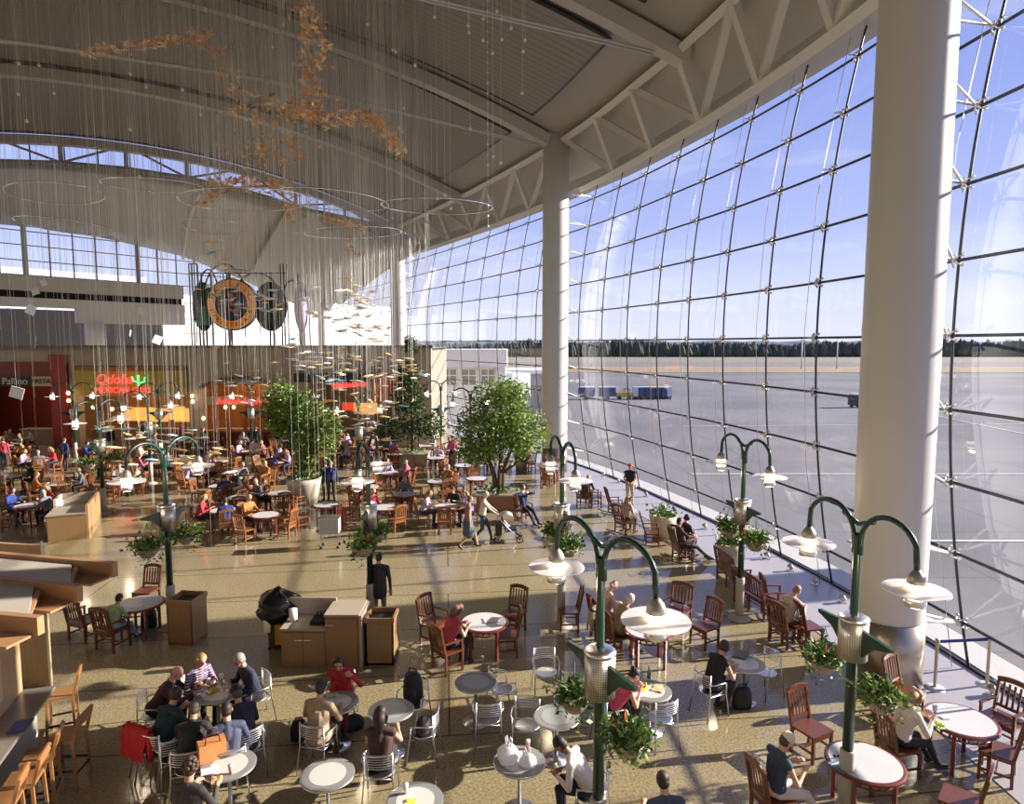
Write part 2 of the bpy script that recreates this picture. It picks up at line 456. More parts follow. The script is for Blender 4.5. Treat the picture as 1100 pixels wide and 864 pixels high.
for a, b in zip(ribs, ribs[1:]):
    q = surf_obj('ceiling_panel', (a + 1.5, b - 1.5, 2.0, 41, 14, 40, .0), M_slat, thick=.12)
    tag(q, 'slatted grey roof panel between ribs, number %s from the camera' % ['one', 'two', 'three', 'four', 'five', 'six'][k - 1], 'ceiling panel', kind='structure')
    # thin dark shadow gap frame around the panel
    fr = MB()
    for (p, q_) in (((a + 1.42, 1.9), (b - 1.42, 1.9)), ((a + 1.42, 1.9), (a + 1.42, 41)), ((b - 1.42, 1.9), (b - 1.42, 41))):
        pts = [C(p[0] + (q_[0] - p[0]) * t / 24, p[1] + (q_[1] - p[1]) * t / 24, .03) for t in range(25)]
        fr.tube(pts, .07, 4, sm=False)
    f_ = fr.build('shadow_gap', M_mull, None); f_.name = 'trim_%d' % (4 + k); f_['kind'] = 'structure'
    k += 1
rl = ['behind the camera', 'overhead near the camera', 'at the big foreground column', 'between the first two columns', 'at the second column', 'between the second and third columns', 'at the third column']
for i, u in enumerate(ribs):
    V = []; w = .42
    for j in range(45):
        v = -.3 + j
        for du, dz in ((-w, .1), (w, .1), (w * .7, -.42), (-w * .7, -.42)): V.append(C(u + du, v, dz))
    F = []
    for j in range(44):
        a = 4 * j
        for q in range(4): F.append((a + q, a + (q + 1) % 4, a + 4 + (q + 1) % 4, a + 4 + q))
    o = MB().add(V, F).build('roof_rib', M_rib); tag(o, 'long arched roof rib spanning the hall ' + rl[i], 'roof rib')
# tie rods in pairs below the ribs
for i, u in ((3, ribs[3]), (4, ribs[4])):
    mb = MB()
    for d in (-.12, .12):
        mb.tube([C(u + d, .95, -.55), C(u + d, 14, -2.6), C(u + d, 22, -3.0), C(u + d, 40, -.6)], .045, 6)
    o = mb.build('tie_rods', M_white); tag(o, 'pair of thin white tie rods strung under the roof rib ' + rl[i], 'tie rod')
# clerestory girder along the third column rib
uc = SC[3]
def gird(name, lab, u, vA, vB, dzt, dzb, n, m):
    t = thing(name, (0, 0, 0), 0, lab, 'truss')
    pt = [C(u, vA + (vB - vA) * i / n, dzt) for i in range(n + 1)]; pb = [C(u, vA + (vB - vA) * i / n, dzb) for i in range(n + 1)]
    MB().tube(pt, .14, 6, sm=False).build('top_chord', m, t); MB().tube(pb, .14, 6, sm=False).build('bottom_chord', m, t)
    for i in range(n + 1): MB().bar(pt[i], pb[i], .22, .22).build('post', m, t)
    for i in range(n): MB().bar(pt[i] if i % 2 else pb[i], pb[i + 1] if i % 2 else pt[i + 1], .14, .14).build('diagonal', m, t)
    return t
M_gird = mat('girder_grey', (.33, .32, .31), .5)
gird('clerestory_truss', 'long grey truss across the sky-lit strip of roof glass', uc + .3, .5, 36, .1, -1.5, 9, M_gird)
g = MB(); V = []
for i in range(37): V += [C(uc + .9, i, .3), C(uc + .9, i, -1.6)]
g.add(V, [(2 * i, 2 * i + 1, 2 * i + 3, 2 * i + 2) for i in range(36)])
root = thing('window_5', (0, 0, 0), 0, 'long arched strip of clerestory glass in the roof', 'clerestory window', kind='structure')
g.build('glass_panes', M_glass, root)
for i in range(0, 37, 1): 
    if i % 2 == 0: MB().bar(C(uc + .9, i, .3), C(uc + .9, i, -1.6), .07, .07).build('mullion', M_mull, root)

# far roof from under the clerestory to the end wall
L0 = Vector((-46.8, 60, 0)); LD = Vector((10.2, 13.7, 0)) / math.hypot(10.2, 13.7)
def LP(t, h): p = L0 + LD * t; return Vector((p.x, p.y, h))
def t_of_px(px):   # where the sight line of a column of the picture crosses the end line
    r = (px - 550) / FPX
    return (r * L0.y - L0.x) / (LD.x - r * LD.y)
edge_px = [(-60, 236), (0, 240), (60, 246), (120, 256), (200, 275), (260, 299), (300, 318), (335, 335)]
def far_edge(t):
    """height of the lower roof edge along the end line, arched"""
    ts = []; hs = []
    for px, py in edge_px:
        tt = t_of_px(px); p = LP(tt, 0); d = ray(px, py); ts.append(tt); hs.append(CAMH + d.z * p.y / d.y)
    return float(np.interp(t, ts, hs))
TT = [t_of_px(p) for p, _ in edge_px]
mb = MB(); V = []; n = 40
for i in range(n + 1):
    f = i / n; v = 38 * (1 - f) + .0
    a = C(uc + 1.0, v, -1.7); t = -12 + (TT[-1] + 3 + 12) * f; b = LP(t, far_edge(t))
    for k in range(9):
        g_ = k / 8; p = a.lerp(b, g_); p.z += 1.2 * math.sin(g_ * PI) ; V.append(p)
    for k in range(9):
        g_ = k / 8; p = a.lerp(b, g_); p.z += 1.2 * math.sin(g_ * PI) + .4; V.append(p)
F = []
for i in range(n):
    for k in range(8):
        a = i * 18 + k; F.append((a, a + 1, a + 19, a + 18)); F.append((a + 9, a + 27, a + 28, a + 10))
    a = i * 18; F.append((a, a + 18, a + 27, a + 9)); F.append((a + 8, a + 17, a + 35, a + 26))
mb.add(V, F, 0, True); struct('ceiling_far', mb, mat('far_ceiling', (.42, .40, .37), .6))
for j in (24, 32):
    mb = MB(); f = j / n; v = 38 * (1 - f); a = C(uc + 1.0, v, -1.9); t = -12 + (TT[-1] + 15) * f; b = LP(t, far_edge(t) - .15)
    pts = []
    for k in range(9): p = a.lerp(b, k / 8); p.z += 1.2 * math.sin(k / 8 * PI); pts.append(p)
    o = mb.tube(pts, .22, 6).build('roof_rib', M_rib)
    tag(o, 'short rib under the lower far roof, %s from the left' % {24: 'first', 32: 'second'}[j], 'roof rib')
# roof edge continuing behind the third bay towards the right
mb = MB(); V = []; n = 24
for i in range(n + 1):
    u = SC[3] + (SC[4] - SC[3]) * i / n
    for v, h in ((-2.2, 15.0), (0, HR - .3), (9, HR + .8)): V.append(W(u, COLOFF - v, h - 3.4 * (i / n) ** 1.2))
F = []
for i in range(n):
    for k in range(2): a = i * 3 + k; F.append((a, a + 1, a + 4, a + 3))
mb.add(V + [v + Vector((0, 0, .35)) for v in V], F + [tuple(len(V) + q for q in reversed(f)) for f in F], 0, True)
struct('ceiling_side', mb, mat('far_ceiling', (.42, .40, .37), .6))

# ------------------------------------------------------------------ edge truss over the columns and the sloping soffit
HB = 14.45
for bi in range(3):
    s0, s1 = SC[bi] + .85, SC[bi + 1] - .85; t = thing('edge_truss', W(s0, COLOFF), 0, ['edge roof truss nearest the camera above the right glass', 'white roof edge truss between the big and second columns', 'white roof edge truss between the second and third columns'][bi], 'truss')
    o_ = t.location; n = 6
    top = [W(s0 + (s1 - s0) * i / 24, COLOFF, HR) - o_ for i in range(25)]; bot = [W(s0 + (s1 - s0) * i / 24, COLOFF + 1.0, HB) - o_ for i in range(25)]
    MB().tube(top, .2, 4, sm=False).build('top_chord', M_truss, t); MB().tube(bot, .2, 4, sm=False).build('bottom_chord', M_truss, t)
    for i in range(1, n):
        MB().bar(top[i * 4], bot[i * 4], .26, .26).build('post', M_truss, t)
    for i in range(n):
        a, b = (top[i * 4], bot[i * 4 + 4]) if i < n / 2 else (bot[i * 4], top[i * 4 + 4])
        MB().bar(a, b, .24, .24).build('diagonal', M_truss, t)
mb = MB(); V = []; n = 90
for i in range(n + 1):
    s = SC[0] - 6 + (SC[3] - SC[0] + 6) * i / n
    for off, h in ((COLOFF + .35, HR + .5), (.9, GTOP + .6), (.9, GTOP - .35), (-.25, GTOP - .35), (-.25, GTOP + .1), (COLOFF + .35, HR + .1)): V.append(W(s, off, h))
F = []
for i in range(n):
    a = 6 * i
    for q in range(6): F.append((a + q, a + (q + 1) % 6, a + 6 + (q + 1) % 6, a + 6 + q))
struct('ceiling_soffit', MB().add(V, F), mat('soffit_white', (.56, .54, .49), .55))

# ------------------------------------------------------------------ closing walls out of view
mb = MB(); mb.box((-26, -13.5, 11), (76, .4, 23)); struct('wall_back', mb, M_ceil)
mb = MB(); mb.box((-60.5, 18, 11), (.4, 66, 26)); struct('wall_left', mb, M_ceil)
# end wall line: glass above, bands below
root = thing('window_6', L0, 0, 'tall arched end window with dark grid at the far left', 'end window', kind='structure')
g = MB(); V = []; TE = TT[-1]; n = 60
tl = [-14 + (TE + 14) * i / n for i in range(n + 1)]
t_sg = t_of_px(200)
hb = lambda t: 13.0 if t < t_sg else 6.0
for a, b in zip(tl, tl[1:]):
    h0 = hb((a + b) / 2); g.add([LP(a, h0) - L0, LP(b, h0) - L0, LP(b, far_edge(b)) - L0, LP(a, far_edge(a)) - L0], [(0, 1, 2, 3)])
g.build('glass_panes', M_glass, root)
for i, t in enumerate(np.arange(-13.5, TE, 2.0)):
    w = .32 if i % 5 == 3 else .1
    MB().bar(LP(t, hb(t)) - L0, LP(t, far_edge(t)) - L0, w, w).build('mullion', M_gird, root)
for h in (13.05, 14.4, 15.8, 17.1):
    hi = [t for t in tl if far_edge(t) > h]
    MB().bar(LP(hi[0], h) - L0, LP(hi[-1], h) - L0, .09, .09).build('transom', M_gird, root)
for h in (7.8, 9.4, 11.2):
    if True: MB().bar(LP(t_sg, h) - L0, LP(TE, h) - L0, .09, .09).build('transom', M_gird, root)
def lbox(t0, t1, h0, h1, th, name, m, back=0.0):
    nrm = Vector((-LD.y, LD.x, 0)); mb = MB(); a, b = LP(t0, (h0 + h1) / 2) + nrm * back, LP(t1, (h0 + h1) / 2) + nrm * back
    mb.bar(a, b, th, h1 - h0); o = mb.build(name, m); o['kind'] = 'structure'; return o
lbox(-16, t_sg, 11.6, 13.0, .5, 'wall_mezzanine', mat('mezz_grey', (.72, .71, .70), .6))
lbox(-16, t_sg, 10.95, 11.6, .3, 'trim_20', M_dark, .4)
lbox(-16, t_sg, 10.1, 10.95, .8, 'trim_21', mat('mezz_white', (.85, .85, .86), .6))
lbox(t_of_px(85), t_sg, 8.7, 10.1, .6, 'wall_bulkhead', mat('mezz_white', (.85, .85, .86), .6))
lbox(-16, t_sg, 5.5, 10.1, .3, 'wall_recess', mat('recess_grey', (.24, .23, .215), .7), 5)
o = MB().lathe([(.85, 5.5), (.85, 8.8)], 24, LP(t_of_px(104), 0) ).build('column', mat('stub_white', (.9, .9, .9), .5)); tag(o, 'short stub of white column under the far mezzanine', 'column')
# ------------------------------------------------------------------ outside world
GZ = -5.0
def ground_mat():
    m = bpy.data.materials.new('apron_concrete'); m.use_nodes = True; nt = m.node_tree; N = nt.nodes; L = nt.links
    b = N['Principled BSDF']; tc = N.new('ShaderNodeTexCoord')
    n1 = N.new('ShaderNodeTexNoise'); n1.inputs['Scale'].default_value = .04; n1.inputs['Detail'].default_value = 8
    br = N.new('ShaderNodeTexBrick'); br.offset = 0; br.inputs['Scale'].default_value = 1; br.inputs['Brick Width'].default_value = 8; br.inputs['Row Height'].default_value = 8; br.inputs['Mortar Size'].default_value = .06
    br.inputs['Color1'].default_value = (1, 1, 1, 1); br.inputs['Color2'].default_value = (.9, .9, .9, 1); br.inputs['Mortar'].default_value = (.6, .6, .6, 1)
    r = N.new('ShaderNodeValToRGB'); r.color_ramp.elements[0].position = .35; r.color_ramp.elements[0].color = (.13, .13, .135, 1); r.color_ramp.elements[1].position = .7; r.color_ramp.elements[1].color = (.22, .215, .21, 1)
    mx = N.new('ShaderNodeMix'); mx.data_type = 'RGBA'; mx.blend_type = 'MULTIPLY'; mx.inputs['Factor'].default_value = 1
    L.new(tc.outputs['Object'], n1.inputs['Vector']); L.new(tc.outputs['Object'], br.inputs['Vector'])
    L.new(n1.outputs['Fac'], r.inputs[0]); L.new(r.outputs[0], mx.inputs['A']); L.new(br.outputs['Color'], mx.inputs['B'])
    L.new(mx.outputs['Result'], b.inputs['Base Color']); b.inputs['Roughness'].default_value = .75
    return m
mb = MB(); mb.box((0, 1000, GZ - .25), (6000, 4000, .5)); o = mb.build('ground', ground_mat()); o['kind'] = 'structure'
def strip(y0, y1, col, name, lab, n=(.0, .0, .0), x0=-900, x1=1500, h=.1):
    o = MB().box(((x0 + x1) / 2, (y0 + y1) / 2, GZ + h / 2), (x1 - x0, y1 - y0, h)).build(name, mat(name + '_m%d' % y0, col, .9, noise=n, nscale=.02))
    tag(o, lab, 'ground strip', kind='structure'); return o
strip(262, 330, (.27, .205, .12), 'grass_strip', 'dry tan grass strip beyond the grey apron', (.28, .22, .11), h=.12)
strip(330, 405, (.17, .145, .14), 'taxiway', 'grey taxiway between the two dry grass strips', (.16, .16, .17), h=.1)
strip(405, 600, (.22, .205, .16), 'grass_strip', 'farther olive grass strip below the dark treeline', (.22, .20, .13), h=.12)
M_line = mat('apron_line', (.55, .55, .5), .8)
for i, (a, b) in enumerate((((20, 38), (240, 38)), ((16, 58), (300, 58)), ((24, 92), (300, 105)), ((60, 24), (72, 140)))):
    mb = MB(); mb.bar((a[0], a[1], GZ + .03), (b[0], b[1], GZ + .03), .3, .06); o = mb.build('apron_marking', M_line)
    tag(o, 'thin painted white line across the grey apron', 'ground marking', 'painted lines on the apron', 'structure')
# tree line: far too many to count
mb = MB(); rr = random.Random(3)
for i in range(3200):
    x = -300 + rr.random() * 1300; y = 560 + rr.random() * 60; h = 9.5 + rr.random() * 4 + 2.5 * rr.random() ** 5 + 1.6 * math.sin(x * .02) + 1.2 * math.sin(x * .071); w = 2.6 + rr.random() * 2.8
    mb.lathe([(w * .6, GZ), (w, GZ + h * .18), (w * .75, GZ + h * .45), (w * .4, GZ + h * .75), (.05, GZ + h)], 6, (x, y, 0), 0, False)
o = mb.build('distant_trees', mat('conifer', (.03, .048, .035), .9, noise=(.05, .07, .05), nscale=.1)); tag(o, 'dark conifer treeline along the far side of the airfield', 'trees', kind='stuff')
mb = MB()
for i in range(28): mb.lathe([(140 + rr.random() * 60, GZ), (90, GZ + 9 + rr.random() * 5), (5, GZ + 15 + rr.random() * 5)], 10, (-600 + i * 90, 1400 + rr.random() * 200, 0))
o = mb.build('hills', mat('hill', (.10, .13, .17), .9)); tag(o, 'low bluish wooded hills on the horizon', 'hills', kind='structure')

M_bw = mat('sunlit_white_cladding', (.82, .82, .80), .6); M_bg = mat('window_glass_dark', (.10, .14, .15), .3, spec=.3); M_bluegrey = mat('bluegrey_cladding', (.30, .36, .45), .6)
# low white building beyond the glass
t = thing('terminal_annex', (-6, 76, GZ), 0, 'low white building with a row of square windows beyond the far glass wall', 'building')
MB().box((0, 4, 5.3), (10.5, 8, 10.6)).build('wall', M_bw, t)
MB().box((0, -.1, 10.1), (10.9, 8.6, 1.9)).build('parapet', M_bw, t)
for i in range(4):
    f = MB()
    x = -3.5 + i * 2.25; z = 7.8
    for dx in (-.85, 0, .85): f.box((x + dx, -.08, z), (.12, .12, 1.9))
    for dz in (-.95, .2, .95): f.box((x, -.08, z + dz), (1.8, .12, .12))
    fo = f.build('window_frame', M_bw, t); MB().box((x, -.03, z), (1.7, .06, 1.85)).build('pane', M_bg, fo)
t = thing('hangar_building', (-1.5, 112, GZ), -.1, 'blue grey flat building beside the white annex outside', 'building')
MB().box((0, 5, 3.5), (15, 10, 7.0)).build('wall', M_bluegrey, t)
MB().box((0, -.1, 7.1), (15.6, 10.6, .6)).build('roof_edge', M_bw, t)
for i in range(5): MB().box((-5.8 + i * 2.9, -.06, 2.6), (2.0, .15, 4.0)).build('bay_door', mat('bay_shade', (.12, .15, .2), .6), t)  # bay doors in one even dark blue
t = thing('jet_bridge', (-2.6, 94, GZ), .5, 'pale jet bridge tunnel on legs outside the far glass', 'jet bridge')
MB().box((0, 0, 6.4), (2.8, 16, 2.7)).build('tunnel', mat('bridge_grey', (.6, .62, .66), .5), t)
MB().lathe([(1.9, 4.8), (1.9, 8.2), (.2, 8.7)], 16, (0, 9, 0)).build('rotunda', M_bluegrey, t)
for y in (-6, 5): MB().box((0, y, 2.5), (.5, .5, 5)).build('leg', M_bluegrey, t)
# white building seen through the end window
t = thing('concourse_building', LP(8, 0) + Vector((-10, 26, GZ)), math.atan2(LD.y, LD.x), 'sunlit white building with louvred block seen through the far end window', 'building')
MB().box((14, 0, 11), (60, 8, 15)).build('wall', M_bw, t)
MB().box((-12, 0, 12), (22, 9, 17)).build('louvred_block', mat('dull_blue', (.42, .47, .60), .7), t)
for i in range(22): MB().box((-12, -4.6, 4.5 + i * .7), (9, .15, .18)).build('louvre', M_bluegrey, t)
# baggage train
M_cont = mat('container_blue', (.03, .06, .16), .5); M_cont2 = mat('container_white', (.6, .62, .66), .5)
for i, px in enumerate((630, 652, 682, 688, 694, 700, 706, 712, 718)):
    p = PZ(px, 430, 138); p.z = GZ
    t = thing('baggage_cart', p, .03, '%s baggage container cart parked on the apron, %s from the left' % (('dark blue', 'pale')[i in (2, 8)], ['first', 'second', 'third', 'fourth', 'fifth', 'sixth', 'seventh', 'eighth', 'last'][i]), 'baggage cart')
    MB().box((0, 0, 1.55), ((3.4 if i < 2 else 1.0), 1.7, 1.9)).build('container', M_cont2 if i in (2, 8) else M_cont, t)
    MB().box((0, -.02, 2.54), ((3.5 if i < 2 else 1.06), 1.8, .12)).build('lid', M_cont2, t)
    MB().box((0, 0, .48), (1.06, 1.8, .16)).build('bed', M_black, t)
    for dx in (-.22, .22):
        for dy in (-.8, .8): MB().lathe([(.2, -.08), (.2, .08)], 12, (dx, dy, .2), M=Matrix.Rotation(PI / 2, 3, 'X')).build('wheel', M_black, t)
p = PZ(670, 430, 138); p.z = GZ
t = thing('baggage_tug', p, .03, 'yellow tug in the row of baggage carts on the apron', 'vehicle')
MB().box((0, 0, .9), (3.2, 1.6, .9)).build('body', mat('tug_yellow', (.55, .38, .08), .5), t); MB().box((.6, 0, 2.2), (1.2, 1.4, .1)).build('roof', M_black, t)
for dx, dy in ((.1, -.6), (.1, .6), (1.1, -.6), (1.1, .6)): MB().box((dx, dy, 1.75), (.08, .08, .9)).build('post', M_black, t)
for dx in (-1, 1):
    for dy in (-.8, .8): MB().lathe([(.38, -.1), (.38, .1)], 12, (dx, dy, .38), M=Matrix.Rotation(PI / 2, 3, 'X')).build('wheel', M_black, t)
p = PZ(926, 441, 120); p.z = GZ
t = thing('service_van', p, .2, 'dark van parked alone on the apron left of the big column', 'vehicle')
MB().box((0, 0, 1.35), (4.6, 1.9, 1.9)).build('body', mat('van_dark', (.03, .035, .05), .4), t); MB().box((-1.4, 0, 2.35), (1.6, 1.6, .4)).build('cab_roof', M_cont2, t)
MB().box((-2.32, 0, 1.7), (.05, 1.6, .6)).build('windscreen', M_bg, t)
for dx in (-1.5, 1.5):
    for dy in (-.9, .9): MB().lathe([(.4, -.12), (.4, .12)], 12, (dx, dy, .4), M=Matrix.Rotation(PI / 2, 3, 'X')).build('wheel', M_black, t)
for i, (px, d, h) in enumerate(((861, 300, 13), (899, 300, 14))):
    p = PZ(px, 390, d); p.z = GZ
    t = thing('light_mast', p, 0, 'thin pale light mast on the airfield, %s of the two' % ('left', 'right')[i], 'light mast')
    MB().tube([(0, 0, 0), (0, 0, h)], [.3, .18], 8).build('pole', M_cont2, t); MB().box((0, 0, h), (1.6, .5, .4)).build('floodlight', M_cont2, t)

# ------------------------------------------------------------------ shop block at the back of the hall
FZ = 42.2; TOP = 6.42
def X(px, d=FZ): return PZ(px, 369, d).x
def Z(py, d=FZ): return PZ(550, py, d).z
XR = X(463)
bays = [(-40, 72), (80, 200), (215, 302), (328, 420)]
mb = MB(); xs = [-60] + [q for a, b in bays for q in (X(a), X(b))] + [XR]
heads = [Z(396), Z(393), Z(412), Z(402)]
# piers
for i in range(0, len(xs), 2): mb.box(((xs[i] + xs[i + 1]) / 2, FZ + .3, TOP / 2), (xs[i + 1] - xs[i], .6, TOP))
for (a, b), h in zip(bays, heads):
    mb.box(((X(a) + X(b)) / 2, FZ + .3, (h + TOP) / 2), (X(b) - X(a), .6, TOP - h))
struct('wall_shops', mb, M_tan)
struct('trim_30', MB().box(((-60 + XR) / 2, FZ + .1, TOP + .08), (XR + 60.3, 1.2, .16)), mat('cornice', (.16, .15, .13), .6))
struct('wall_shop_rear', MB().box(((-62 + XR) / 2 - .3, FZ + 5.2, 3.15), (XR + 61, .3, 6.3)), mat('rear_brown', (.07, .03, .02), .7))
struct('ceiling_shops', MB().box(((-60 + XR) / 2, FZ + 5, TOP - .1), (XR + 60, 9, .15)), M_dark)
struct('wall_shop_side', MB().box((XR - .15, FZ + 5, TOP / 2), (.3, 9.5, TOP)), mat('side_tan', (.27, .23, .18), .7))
M_inred = mat('maroon_wall', (.16, .018, .014), .6); M_inor = mat('amber_wall', (.42, .2, .05), .6, noise=(.2, .08, .02), nscale=1.5)
for i, ((a, b), m) in enumerate(zip(bays, (M_inred, M_inor, mat('orange_wood', (.45, .16, .04), .5, noise=(.25, .08, .02), nscale=2), mat('brown_back', (.14, .09, .05), .6)))):
    struct('wall_shop_back_%d' % (i + 1), MB().box(((X(a, FZ + 4.5) + X(b, FZ + 4.5)) / 2, FZ + 4.5, 3.15), (X(b, FZ + 4.5) - X(a, FZ + 4.5) + .9, .2, 6.3)), m)
M_neonr = mat('neon_red', (.9, .03, .03), .4, emit=(1, .05, .04), es=2.2)
M_neong = mat('neon_green', (.1, .8, .2), .4, emit=(.1, 1, .25), es=1.6)
M_warm = mat('warm_lamp', (1, .8, .5), .4, emit=(1, .62, .25), es=5)
def WT(x, y, z): return Matrix.Translation((x, y, z)) @ WALLTXT
# pasta bar
x0, x1 = X(-40), X(72)
t = thing('shop_sign', ((x0 + x1) / 2, FZ - .1, 0), 0, 'maroon shop front fascia with a black name board and cream panel, far left', 'shop sign')
MB().box((0, 0, (Z(393) + Z(412)) / 2 + .2), (x1 - x0, .3, Z(393) - Z(414))).build('fascia', mat('fascia_maroon', (.20, .025, .02), .5), t)
MB().box((x1 - .55 - t.location.x, -.05, 3), (1.0, .3, 6)).build('pilaster', mat('fascia_red', (.33, .035, .02), .5), t)
cx = (X(-5) + X(35)) / 2 - t.location.x
MB().box((cx, -.2, Z(409.5)), (X(36) - X(-6), .12, .62)).build('name_board', M_black, t)
text_part('Pallino', .62, mat('cream_letters', (.7, .66, .5), .5), t, WT(X(18) - t.location.x, -.28, Z(409.5)))
MB().box((X(46) - t.location.x, -.2, Z(409.5)), (X(57) - X(36), .12, .62)).build('cream_panel', mat('cream_panel', (.5, .45, .28), .5), t)
text_part('PASTA', .42, M_black, t, WT(X(46) - t.location.x, -.28, Z(409.5)))
# mexican grill
x0, x1 = X(80), X(200); cx = (x0 + x1) / 2
t = thing('shop_sign', (cx, FZ - .15, 0), 0, 'curved mustard fascia with red neon words and a green neon cactus', 'shop sign')
def arc_band(w, h0, h1, bulge, m, name, n=20, off=0.0):
    mb = MB(); V = []
    for i in range(n + 1):
        u = -1 + 2 * i / n; y = -bulge * (1 - u * u) - off
        V += [(u * w / 2, y, h0), (u * w / 2, y, h1), (u * w / 2, y + .35, h1), (u * w / 2, y + .35, h0)]
    F = []
    for i in range(n):
        a = 4 * i
        for q in range(4): F.append((a + q, a + 4 + q, a + 4 + (q + 1) % 4, a + (q + 1) % 4))
    return mb.add(V, F).build(name, m, t)
arc_band(x1 - x0, Z(424), Z(397), 1.0, mat('mustard', (.50, .37, .045), .5), 'fascia')
arc_band((x1 - x0) * 1.0, Z(398), Z(393.5), 1.1, mat('band_brown', (.30, .14, .04), .5), 'top_band')
text_part('Qdoba', .82, M_neonr, t, WT(X(120, 40.6) - cx, -1.45, Z(408, 40.6)), shear=.25)
text_part('MEXICAN GRILL', .5, M_neonr, t, WT(X(130, 40.6) - cx, -1.45, Z(419.5, 40.6)))
c = MB(); cxx = X(147, 40.7) - cx
c.tube([(cxx, -1.4, Z(413)), (cxx, -1.4, Z(402))], .06, 6).tube([(cxx, -1.4, Z(409)), (cxx - .3, -1.4, Z(408)), (cxx - .38, -1.4, Z(403.5))], .05, 6).tube([(cxx, -1.4, Z(410.5)), (cxx + .35, -1.4, Z(409)), (cxx + .42, -1.4, Z(404))], .05, 6)
c.build('neon_cactus', M_neong, t)
M_board = mat('menu_amber', (.8, .45, .12), .5, emit=(1, .5, .12), es=.7)
for px in (137, 152, 168, 186, 193):
    o = MB().box((X(px, FZ + 4.3), FZ + 4.3, Z(443 + (px % 5), FZ + 4.3)), (1.2, .1, .95)).build('menu_board', M_board)
    tag(o, 'small glowing amber menu board at the back of the mexican counter', 'menu board', 'amber menu boards behind the counter')
# arch shop
x0, x1 = X(215), X(302); cx = (x0 + x1) / 2
t = thing('storefront', (cx, FZ - .1, 0), 0, 'wooden shop front under a shallow arch with red sign and trellis', 'storefront')
mb = MB(); V = []; n = 20; w = (x1 - x0) / 2
for i in range(n + 1):
    u = -1 + 2 * i / n; zc = Z(418) + (Z(407) - Z(418)) * (1 - u * u)
    V += [(u * w, 0, zc), (u * w, 0, zc + .2), (u * w, -.3, zc + .2), (u * w, -.3, zc)]
F = [(4 * i + q, 4 * i + 4 + q, 4 * i + 4 + (q + 1) % 4, 4 * i + (q + 1) % 4) for i in range(n) for q in range(4)]
mb.add(V, F).build('arch_moulding', mat('arch_dark', (.14, .10, .05), .5), t)
M_orw = mat('orange_joinery', (.5, .17, .035), .45)
MB().box((0, .3, Z(431)), (2 * w - .4, .12, .5)).build('sign_board', mat('sign_cream', (.5, .42, .28), .5), t)
s_ = MB()
for k in range(9): s_.tube([(-1.7 + k * .42, .2, Z(434)), (-1.55 + k * .42, .2, Z(428.5)), (-1.45 + k * .42, .2, Z(433)), (-1.32 + k * .42, .2, Z(431))], .05, 5)
s_.build('red_script', M_neonr, t)
for k in range(10): MB().box((-w + .3 + k * (2 * w - .6) / 9, .3, Z(423)), (.05, .06, .55)).build('trellis_post', M_orw, t)
for k in range(5): MB().box((-w + .5 + k * (2 * w - 1) / 4, .35, 1.6), (.2, .2, 3.2)).build('mullion_post', M_orw, t)
MB().box((0, .35, 1.0), (2 * w - .5, .12, .12)).build('rail', M_orw, t); MB().box((0, .4, .5), (2 * w - .5, .1, 1.0)).build('dado', M_inred, t)
# fish bar front
x0, x1 = X(318), X(432); cx = (x0 + x1) / 2
t = thing('storefront', (cx, FZ - .1, 0), 0, 'dark canopied shop front with red lettering and curved timber panels on the right', 'storefront')
MB().box((-.6, -.5, Z(405)), (x1 - x0 - 1.5, 1.0, .55)).build('canopy', mat('canopy_black', (.02, .03, .03), .5), t)
s_ = MB(); xx = X(361) - cx
for k in range(8): s_.tube([(xx + k * .2, -.9, Z(414)), (xx + .07 + k * .2, -.9, Z(409 + (k % 3))), (xx + .13 + k * .2, -.9, Z(413.5)), (xx + .2 + k * .2, -.9, Z(412))], .06, 5)
s_.tube([(xx, -.9, Z(415.5)), (xx + 1.5, -.9, Z(413.8))], .04, 5).build('red_script', M_neonr, t)
MB().lathe([(.28, -.05), (.28, .05)], 20, (X(393) - cx, -.95, Z(411.5)), M=Matrix.Rotation(PI / 2, 3, 'X')).build('round_badge', mat('badge_cream', (.8, .62, .45), .5), t)
MB().lathe([(.17, -.07), (.17, .07)], 16, (X(393) - cx, -.96, Z(411.5)), M=Matrix.Rotation(PI / 2, 3, 'X')).build('badge_centre', M_neonr, t)
mb = MB(); 
for k in range(9):
    a = k / 8; mb.box((X(404) - cx + a * 2.4, -.2 - 1.6 * (1 - a) ** 2 * .5, Z(418) + .15 * a), (.26, .12, 1.5), rz=-.4 + .4 * a)
mb.build('timber_panels', mat('panel_redwood', (.36, .15, .07), .5), t)
MB().box((X(372) - cx, .2, Z(437)), (.75, .1, .5)).build('menu_panel', mat('menu_red', (.7, .06, .03), .5, emit=(1, .1, .04), es=.6), t)
MB().box((X(391) - cx, .2, Z(439)), (1.5, .1, .7)).build('menu_panel', M_board, t)
# row of counters under the signs
for i, (a, b) in enumerate(((5, 68), (84, 196), (222, 296), (335, 425))):
    o = thing('service_counter', ((X(a) + X(b)) / 2, FZ + 1.2, 0), 0, 'dark service counter under the %s' % ('maroon fascia', 'mustard fascia', 'shallow arch', 'black canopy')[i], 'counter')
    MB().box((0, 0, .5), (X(b) - X(a), .7, 1.0)).build('body', M_cab, o); MB().box((0, -.02, 1.03), (X(b) - X(a) + .1, .85, .06)).build('worktop', M_lam, o)
l_ = 0
for px, py in ((74, 422), (74, 430), (207, 425), (207, 431), (242, 437), (251, 437), (100, 437), (120, 439), (218, 449), (288, 451)):
    q = MB().ell((X(px), FZ - .35, Z(py)), (.11, .11, .13), 10).build('wall_lamp', M_warm); l_ += 1
    tag(q, 'small warm glowing lamp on the shop fronts', 'lamp', 'small glowing lamps along the shop fronts')
